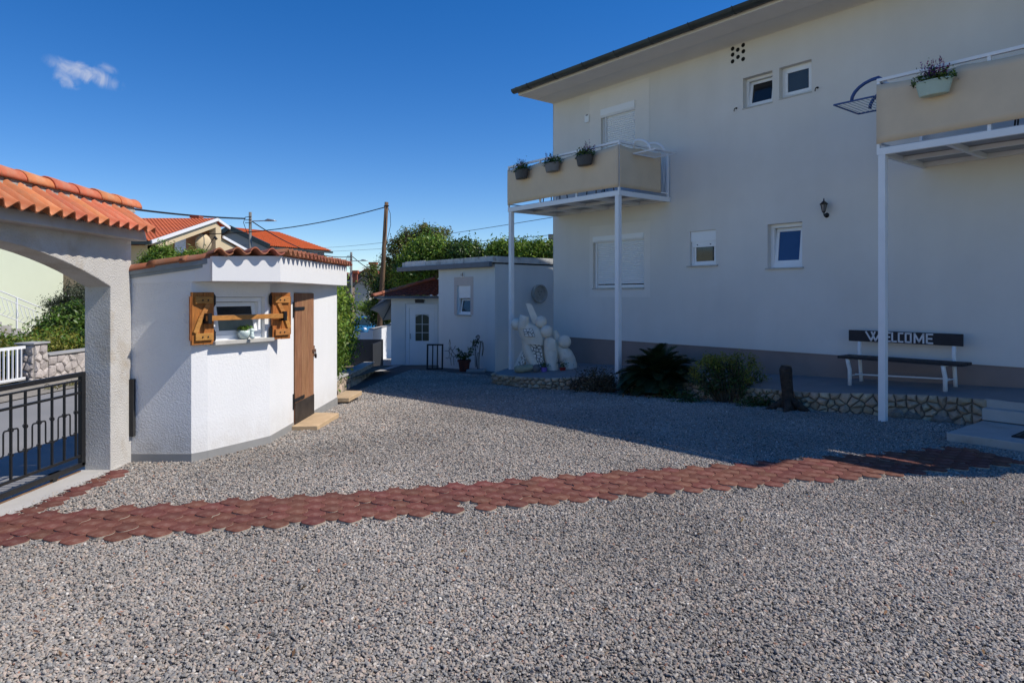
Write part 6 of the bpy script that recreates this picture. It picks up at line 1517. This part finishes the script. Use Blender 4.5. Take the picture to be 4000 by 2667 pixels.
tree('pittosporum_tree', 'sparse olive brown tree with bare twigs beside the wooden pole', 'tree', (-5.0, 33, -2.8), [B(1560, 980, 33, 50, 55), B(1600, 935, 33, 45, 35), B(1650, 908, 33, 40, 24), B(1715, 915, 33, 45, 22), B(1520, 1040, 33, 35, 55), B(1660, 890, 33, 14, 14)], 5200, .13, m_leafo, 63, 1.1, .4, .11, 22, m_leaf, 1800, shell=.75)
tree('bay_tree', 'glossy green tree filling the gap between lobby roof and wooden pole', 'tree', (-5.2, 34.5, -3.0), [B(1560, 1100, 34.5, 75, 60), B(1520, 1160, 34.5, 60, 60), B(1600, 1170, 34.5, 60, 60), B(1490, 1220, 36, 50, 50)], 15000, .15, m_leafd, 64, 1.2, .42, .17, 34, m_leaf, 6500)
tree('young_tree', 'small thin branched tree left of the wooden pole above the car', 'tree', (-8.8, 52, -3.4), [B(1440, 1085, 52, 26, 32), B(1465, 1060, 52, 20, 26), B(1470, 1120, 52, 26, 30)], 1500, .17, m_leafo, 65, 1.4, .4, .2, 14, m_leaf, 700, shell=.8)
tree('round_bush', 'light green round bush behind the blue parked car', 'bush', (-12.0, 60, -3.4), [B(1440, 1200, 60, 40, 16)], 2500, .16, m_leafl, 66, 1, .42, .2, 30)
tree('laurel_hedge', 'clipped laurel hedge showing above the annex roof by the house', 'hedge', (.2, 30, -2.6), [B(1935, 985, 30, 30, 26), B(1975, 980, 30, 40, 28), B(2040, 985, 30, 45, 28), B(2100, 985, 30, 45, 28), B(2160, 985, 30, 45, 28)], 12000, .15, m_leaf, 67, 1, .42, .15, 30, m_leafl, 4500)
tree('oleander_bush', 'willowy green oleander bush before the cream house', 'bush', (-10.25, 20, -1.9), [B(625, 1025, 20, 48, 36), B(640, 990, 20, 26, 24), B(585, 1040, 20, 36, 28)], 5200, .12, m_leaf, 68, .6, .2, .10, 26, m_leafl, 2200, shell=.6)
tree('oleander_bush', 'lower oleander bush under the satellite dish of the cream house', 'bush', (-9.95, 21.2, -1.95), [B(720, 1015, 21.2, 45, 24), B(775, 1010, 21.2, 36, 22)], 3000, .12, m_leaf, 69, .5, .2, .09, 24, m_leafl, 1200, shell=.6)

# ---------------------------------------------------------------- across the road: wall, fence, hedge, green house
sw = thing('roadside_wall', (-10.3, 16.5, -1.9), 'pinkish rubble stone wall with corner pillar across the road', 'stone wall')
rn = random.Random(77); X0 = -10.2
mb = MB(); mb.box(X0 - .3, X0 - .002, 14.98, 26, -2.3, -1.31); mb.box(X0 - .34, X0 - .002, 14.56, 14.98, -2.1, -1.03); mb.build('mortar', mat('pale_wall_mortar', (.33, .305, .275), .95, .15, 12, .6, 40, .008), sw)
stone_wall(sw, lambda x, y, d: Vector((X0 + d, 15.0 + x, -1.93 + y)), 2.9, .60, .24, m_stonegrey, rn, .014, .03, 'stone', .85)
stone_wall(sw, lambda x, y, d: Vector((X0 + d, 14.57 + x, -1.93 + y)), .41, .88, .19, m_stonegrey, rn, .012, .04, 'stone', .9, .25)
stone_wall(sw, lambda x, y, d: Vector((X0 - .32 + x, 14.56 - d, -1.93 + y)), .32, .88, .18, m_stonegrey, rn, .012, .04, 'stone', .9, .25)
mb = MB(); mb.box(X0 - .33, X0 + .045, 15.0, 26, -1.31, -1.27); mb.box(X0 - .38, X0 + .05, 14.5, 15.02, -1.03, -.99); mb.build('coping', m_conc, sw, bevel=.01)
fe = thing('picket_fence', (-10.35, 13, -1.9), 'white metal picket fence beside the stone pillar across the road', 'fence')
for z in (-1.74, -1.08): mb = MB(); mb.box(-10.37, -10.33, 10.5, 14.5, z - .03, z + .03); mb.build('rail', m_metalwhite, fe)
y = 14.38; k = 0
while y > 10.6:
    w_ = .045 if k % 2 else .022; mb = MB(); mb.box(-10.355, -10.345 + .02, y - w_ / 2, y + w_ / 2, -1.71, -1.11); mb.build('picket', m_metalwhite, fe); y -= .125; k += 1
tree('privet_hedge', 'olive green low hedge behind the stone wall across the road', 'hedge', (-11.2, 15.5, -1.75), [(-11.35, 12 + k * .9, -1.46 + .03 * k, .65, .75, .38) for k in range(7)], 13000, .085, m_leafy, 71, .4, .42, .11, 28, m_leaf, 6000)
tree('rhododendron_bush', 'big dark green rounded bush below the green house stairs', 'bush', (-12.2, 18.2, -1.8), [B(245, 1300, 18.3, 80, 62), B(300, 1275, 18.6, 72, 74), B(330, 1330, 18, 70, 60), B(185, 1325, 18, 45, 34)], 15000, .11, m_leafd, 72, .8, .36, .12, 28, m_leaf, 6000)
tree('olive_tree', 'grey green olive tree beside the corner of the green house', 'tree', (-13.4, 20.6, -1.9), [B(300, 1150, 20.6, 50, 50), B(265, 1190, 20.6, 45, 30), B(225, 1195, 20.6, 50, 22), B(340, 1190, 20.6, 50, 60)], 7500, .075, mat('leaf_greygreen', (.085, .105, .062), .55, .15, 4, island=.35, trans=.2), 73, .7, .3, .10, 26)
rn = np.random.default_rng(81); n = 900
q = np.c_[rn.normal(-9.35, .12, n), rn.uniform(13, 20, n), np.full(n, -1.87) + np.abs(rn.normal(0, .02, n))]; q = q[np.sin(q[:, 1] * 2.3) + rn.normal(0, .3, n) > .3]
o = bpy.data.objects.new('verge_weeds', leaves_mesh('verge_weeds', q, .09, .2, m_leafo, rn, None, up=.2)); COL.objects.link(o); o['kind'] = 'stuff'
gh = thing('green_house', (-18, 20, -1.8), 'pale green rendered house with outside stairs across the road', 'house')
mb = MB(); mb.box(-26, -16.5, 12, 25.1, -2.4, 2.3); mb.build('wall', m_green, gh)
mb = MB(); mb.box(-26, -18.0, 25.12, 30, -2.4, 2.3); mb.build('recess_wall', mat('recess_brown', (.16, .135, .11), .9, .05, 2), gh)  # recess wall in a darker brown than the green front
mb = MB(); mb.box(-18.0, -16.4, 25.1, 28, .0, .06); mb.build('balcony_rail', m_metalwhite, gh)
for k in range(8): mb = MB(); mb.tube([(-16.45, 25.3 + k * .3, .0), (-16.45, 25.3 + k * .3, -.8)], .012, 5); mb.build('baluster', m_metalwhite, gh)
stc = thing('outside_staircase', (-16, 20, -1.4), 'grey outside stairs with white railing along the green house wall', 'stairs')
for k in range(9):
    y = 18.6 + k * .40; z = -.30 - k * .118; mb = MB(); mb.box(-16.49, -15.4, y, y + .41, -2.2, z); mb.build('step', m_step, stc)
mb = MB(); mb.bar((-15.38, 18.2, -.55), (-15.38, 22.3, -1.75), .03, .09); mb.build('stringer', m_iron, stc)
f = lambda y: .20 - .30 * (y - 20.2)
mb = MB(); mb.tube([(-15.45, 18, f(18) + .08), (-15.45, 22.4, f(22.4) + .08)], .02, 6); mb.build('handrail', m_metalwhite, stc)
for dz in (-.10, -.62): mb = MB(); mb.tube([(-15.45, 18, f(18) + dz), (-15.45, 22.4, f(22.4) + dz)], .014, 6); mb.build('rail', m_metalwhite, stc)
for k in range(22):
    y = 18.2 + k * .19; mb = MB(); zt = f(y); mb.tube([(-15.45, y, zt - .1), (-15.42, y + .03, zt - .3), (-15.36, y + .04, zt - .5), (-15.45, y, zt - .62)], .009, 4); mb.build('baluster', m_metalwhite, stc)
for y in (19.5, 21.3): mb = MB(); mb.box(-15.47, -15.43, y - .02, y + .02, f(y) - .95, f(y) + .08); mb.build('newel', m_metalwhite, stc)

# ---------------------------------------------------------------- cream house, grey house, far houses
ch = thing('cream_house', (-17, 31, -2), 'cream house with red tiled gable roof and recessed balcony behind the shed', 'house')
xg = -14.0
tiled_slope('roof', (-30, 26.5, 2.12), (xg, 26.5, 2.12), (xg, 32.4, 3.66), (-30, 32.4, 3.66), 100, 24, m_redroof, ch, .045, .03)
mb = MB(); mb.add([(xg, 32.4, 3.68), (xg, 33.75, 3.42), (-30, 33.75, 3.42), (-30, 32.4, 3.68), (xg, 33.0, 2.9), (xg, 37, 2.3), (-30, 37, 2.3), (-30, 33.0, 2.9)], [(0, 1, 2, 3), (4, 5, 6, 7)]); mb.build('roof', m_redroof, ch, fix=False)
mb = MB()
for (a, e) in (((26.45, 2.10), (32.4, 3.64)), ((32.4, 3.64), (33.8, 3.37)), ((33.0, 2.86), (36.6, 2.33))):
    mb.bar((xg + .035, a[0], a[1] + .0), (xg + .035, e[0], e[1] + .0), .06, .13, (0, 0, 1))
mb.build('verge_board', m_fascia, ch)
mb = MB(); mb.box(-30, xg, 26.38, 26.5, 2.0, 2.13); mb.build('gutter', m_gutter, ch)
wl = MB(); x_ = xg - .06; rake = lambda y: 2.10 + (y - 26.5) * .2605 - .10
def gpan(pts, dx=.3): wl.prism([(x_, y, z) for y, z in pts], (-dx, 0, 0))
gpan([(26.9, -5), (27.36, -5), (27.36, rake(27.36)), (26.9, rake(26.9))]); gpan([(27.36, rake(27.36) - .28), (32.4, rake(32.4) - .28), (32.4, rake(32.4)), (27.36, rake(27.36))])
gpan([(32.4, -5), (33.0, -5), (33.0, 3.3), (32.4, rake(32.4))]); gpan([(33.0, -5), (36.5, -5), (36.5, 2.2), (33.0, 2.78)]); gpan([(27.36, -5), (32.4, -5), (32.4, 1.25), (27.36, 1.25)])
wl.box(-30, x_, 26.9, 27.15, -5, 2.0); wl.build('wall', m_cream, ch)
mb = MB(); mb.add([(x_ - .8, 27.2, 1.0), (x_ - .8, 33, 1.0), (x_ - .8, 33, 3.6), (x_ - .8, 27.2, 2.1)], [(0, 1, 2, 3)]); mb.add([(x_ - .3, 32.5, 1), (x_ - .8, 32.5, 1), (x_ - .8, 32.5, 3.4), (x_ - .3, 32.5, 3.4)], [(0, 1, 2, 3)]); mb.build('recess_wall', m_orange, ch, fix=False)
mb = MB(); mb.box(x_ - .78, x_ - .75, 30.0, 31.0, 1.0, 2.75); mb.build('balcony_door', m_pvc, ch)
mb = MB(); mb.box(x_ - .78, x_ - .75, 27.6, 28.2, 1.3, 2.1); mb.build('window', m_pvc, ch)
for z in (1.35, 1.5): mb = MB(); mb.box(x_ - .02, x_ + .02, 27.4, 32.3, z - .02, z + .02); mb.build('balcony_rail', m_metalwhite, ch)
mp_ = AT(380, 798, 30); mb = MB(); mb.tube([(mp_.x, mp_.y, 2.8), (mp_.x, mp_.y, mp_.z + .15)], .04, 8); mb.build('roof_mast', m_satin, ch)
cz_ = AT(768, 850, 34); mb = MB(); mb.box(cz_.x - .17, cz_.x + .17, 33.8, 34.2, 3.0, 3.88); mb.build('chimney', m_brickred, ch); mb = MB(); mb.box(cz_.x - .23, cz_.x + .23, 33.74, 34.26, 3.88, 4.0); mb.build('chimney', m_brickred, ch)
dc = AT(801, 950, 31.6); sd = thing('satellite_dish', dc, 'large beige satellite dish on the cream house balcony', 'satellite dish')
M = Matrix.Translation(dc) @ Matrix.Rotation(R(62), 4, 'Z') @ Matrix.Rotation(R(90), 4, 'X'); mb = MB(); mb.lathe([(.02, .0), (.25, .03), (.44, .11), (.44, .12), (.25, .045), (.02, .02)], (0, 0, 0), 24, M @ Matrix.Rotation(R(180), 4, 'X')); mb.build('reflector', m_cream, sd, smooth=True)
p = AT(838, 925, 31.0); mb = MB(); mb.tube([dc - Vector((0, 0, .4)), p], .02, 5); mb.tube([p, p + Vector((.1, 0, -.12))], .06, 8); mb.build('receiver_arm', m_iron, sd)
gy_ = thing('grey_house', (-26, 74, -3), 'grey house with bright orange roof right of the concrete lamp pole', 'house')
e0 = Vector((-24.85, 70, 5.1)); rd = Vector((.508, .861, 0)); wv = Vector((-.861, .508, 0)); Lr = 8.6
e1 = e0 + rd * Lr; r0 = e0 + wv * 6.3 + Vector((0, 0, 2.25)); r1 = e0 + rd * (Lr - 2.2) + wv * 6.3 + Vector((0, 0, 2.25))
tiled_slope('roof', e0, e1, r1, r0, 30, 20, m_redroof2, gy_, .08, .05)
h0 = e0 + wv * 12.6; h1 = h0 + rd * Lr
mb = MB(); mb.add([h0, h1, r1, r0, e1], [(0, 1, 2, 3), (1, 4, 2)]); mb.build('roof', m_redroof2, gy_, fix=False)
mb = MB(); mb.bar(e0 - rd * .05, r0 - rd * .05, .2, .5); mb.bar(r0 - rd * .05, h0 - rd * .05, .2, .5); mb.build('verge_board', m_gutter, gy_)
mb = MB(); mb.bar(e0 + Vector((0, 0, -.15)) - wv * .15, e1 + Vector((0, 0, -.15)) - wv * .15, .25, .2); mb.build('gutter', m_gutter, gy_)
a = e0 + wv * .7 + rd * .3; b_ = e1 + wv * .7 - rd * .4; c_ = h0 - wv * .7 + rd * .3; d_ = h1 - wv * .7 - rd * .4
mb = MB(); lo = lambda p, z: Vector((p.x, p.y, z))
mb.add([lo(a, -6), lo(b_, -6), lo(b_, 5.05), lo(a, 5.15), lo(c_, -6), lo(c_, 5.15), lo(r0 + rd * .3, 7.2), lo(d_, -6), lo(d_, 5.1)], [(0, 1, 2, 3), (4, 0, 3, 6, 5), (1, 7, 8, 2)]); mb.build('wall', m_grey, gy_, fix=False)
for k in (.35, .72):
    p = a.lerp(b_, k) - wv * .04; mb = MB(); mb.bar(lo(p, 4.5), lo(p + rd * 1.1, 4.5), .06, .8); mb.build('window', m_pvc, gy_)
def far_house(label, u0, u1, veave, vapex, Y, depth, wm, rm, wins=(), ch_=()):
    a = AT(u0, veave, Y); b = AT(u1, veave, Y); ap = AT((u0 + u1) / 2, vapex, Y)
    root = thing('distant_house', (ap.x, Y, -4), label, 'house')
    mb = MB(); mb.prism([(a.x, Y, -8), (b.x, Y, -8), (b.x, Y, b.z), (ap.x, Y, ap.z), (a.x, Y, a.z)], (0, depth, 0)); mb.build('wall', wm, root)
    k = .35; sl = (ap.z - a.z) / (ap.x - a.x)
    for s, e in ((-1, a), (1, b)):
        q = Vector((e.x + s * k, 0, e.z - k * sl)); mb = MB(); mb.prism([(q.x, Y - .4, q.z + .03), (ap.x, Y - .4, ap.z + .03), (ap.x, Y - .4, ap.z + .25), (q.x, Y - .4, q.z + .25)], (0, depth + .8, 0)); mb.build('roof', rm, root)
    for (u, v, w_, h_) in wins:
        p = AT(u, v, Y); mb = MB(); mb.box(p.x - w_ / 2, p.x + w_ / 2, Y - .08, Y - .01, p.z - h_ / 2, p.z + h_ / 2); o_ = mb.build('window', m_pvc, root); mb = MB(); mb.box(p.x - w_ / 2 + .1, p.x + w_ / 2 - .1, Y - .10, Y - .085, p.z - h_ / 2 + .1, p.z + h_ / 2 - .1); mb.build('pane', m_glass, o_)
    for (u, v0, v1, w_) in ch_:
        p = AT(u, v0, Y - .8); q = AT(u, v1, Y - .8); mb = MB(); mb.box(p.x - w_ / 2, p.x + w_ / 2, p.y, p.y + w_, q.z, p.z); c2 = mb.build('chimney', m_brickred if wm is not m_fwhite or Y > 70 else m_fgrey, root); mb = MB(); mb.box(p.x - w_ * .7, p.x + w_ * .7, p.y - w_ * .2, p.y + w_ * 1.2, p.z, p.z + .35); mb.build('chimney_cap', m_redroof if Y > 70 else m_fgrey, c2)
m_fgrey = mat('grey_slab_roof', (.22, .21, .195), .9, .15, 1)
m_fwhite = mat('far_white_render', (.56, .57, .60), .9, .04, .3)
far_house('distant white gabled house with red roof and one window behind the hedge', 1393, 1470, 1078, 1056, 95, 14, m_fwhite, m_redroof, [(1409, 1086, 1.6, 1.9)], [(1456, 1034, 1062, .8)])
far_house('distant grey roofed cream house just above the green hedge', 1385, 1443, 1114, 1092, 80, 10, mat('far_cream_render', (.60, .55, .46), .9, .04, .3), m_fgrey, [], [(1386, 1068, 1102, .5)])
far_house('distant brownish house sliver beside the shed roof end', 1335, 1372, 1090, 1070, 110, 10, mat('far_brown_render', (.25, .17, .13), .9, .1, .5), m_darkroof, [(1360, 1084, 1.2, 1.2)], [])
far_house('distant grey roofed house with dark chimney by the tall house corner', 2120, 2240, 962, 938, 60, 10, m_fwhite, m_fgrey, [], [(2155, 931, 950, .4)])

# dry bits blown onto the gravel
rn = np.random.default_rng(90); n = 140
yy = rn.uniform(3.2, 8.5, n); xx = rn.uniform(-.7, .72, n) * yy; ok = ~((xx < -2.9) & (yy > 7.2))
q = np.c_[xx, yy, np.full(n, -1.785)][ok]
o = bpy.data.objects.new('dry_litter', leaves_mesh('dry_litter', q, .045, .3, mat('litter_brown', (.16, .09, .045), .9, .3, 8, island=.5), rn, None, up=2)); COL.objects.link(o); o['kind'] = 'stuff'
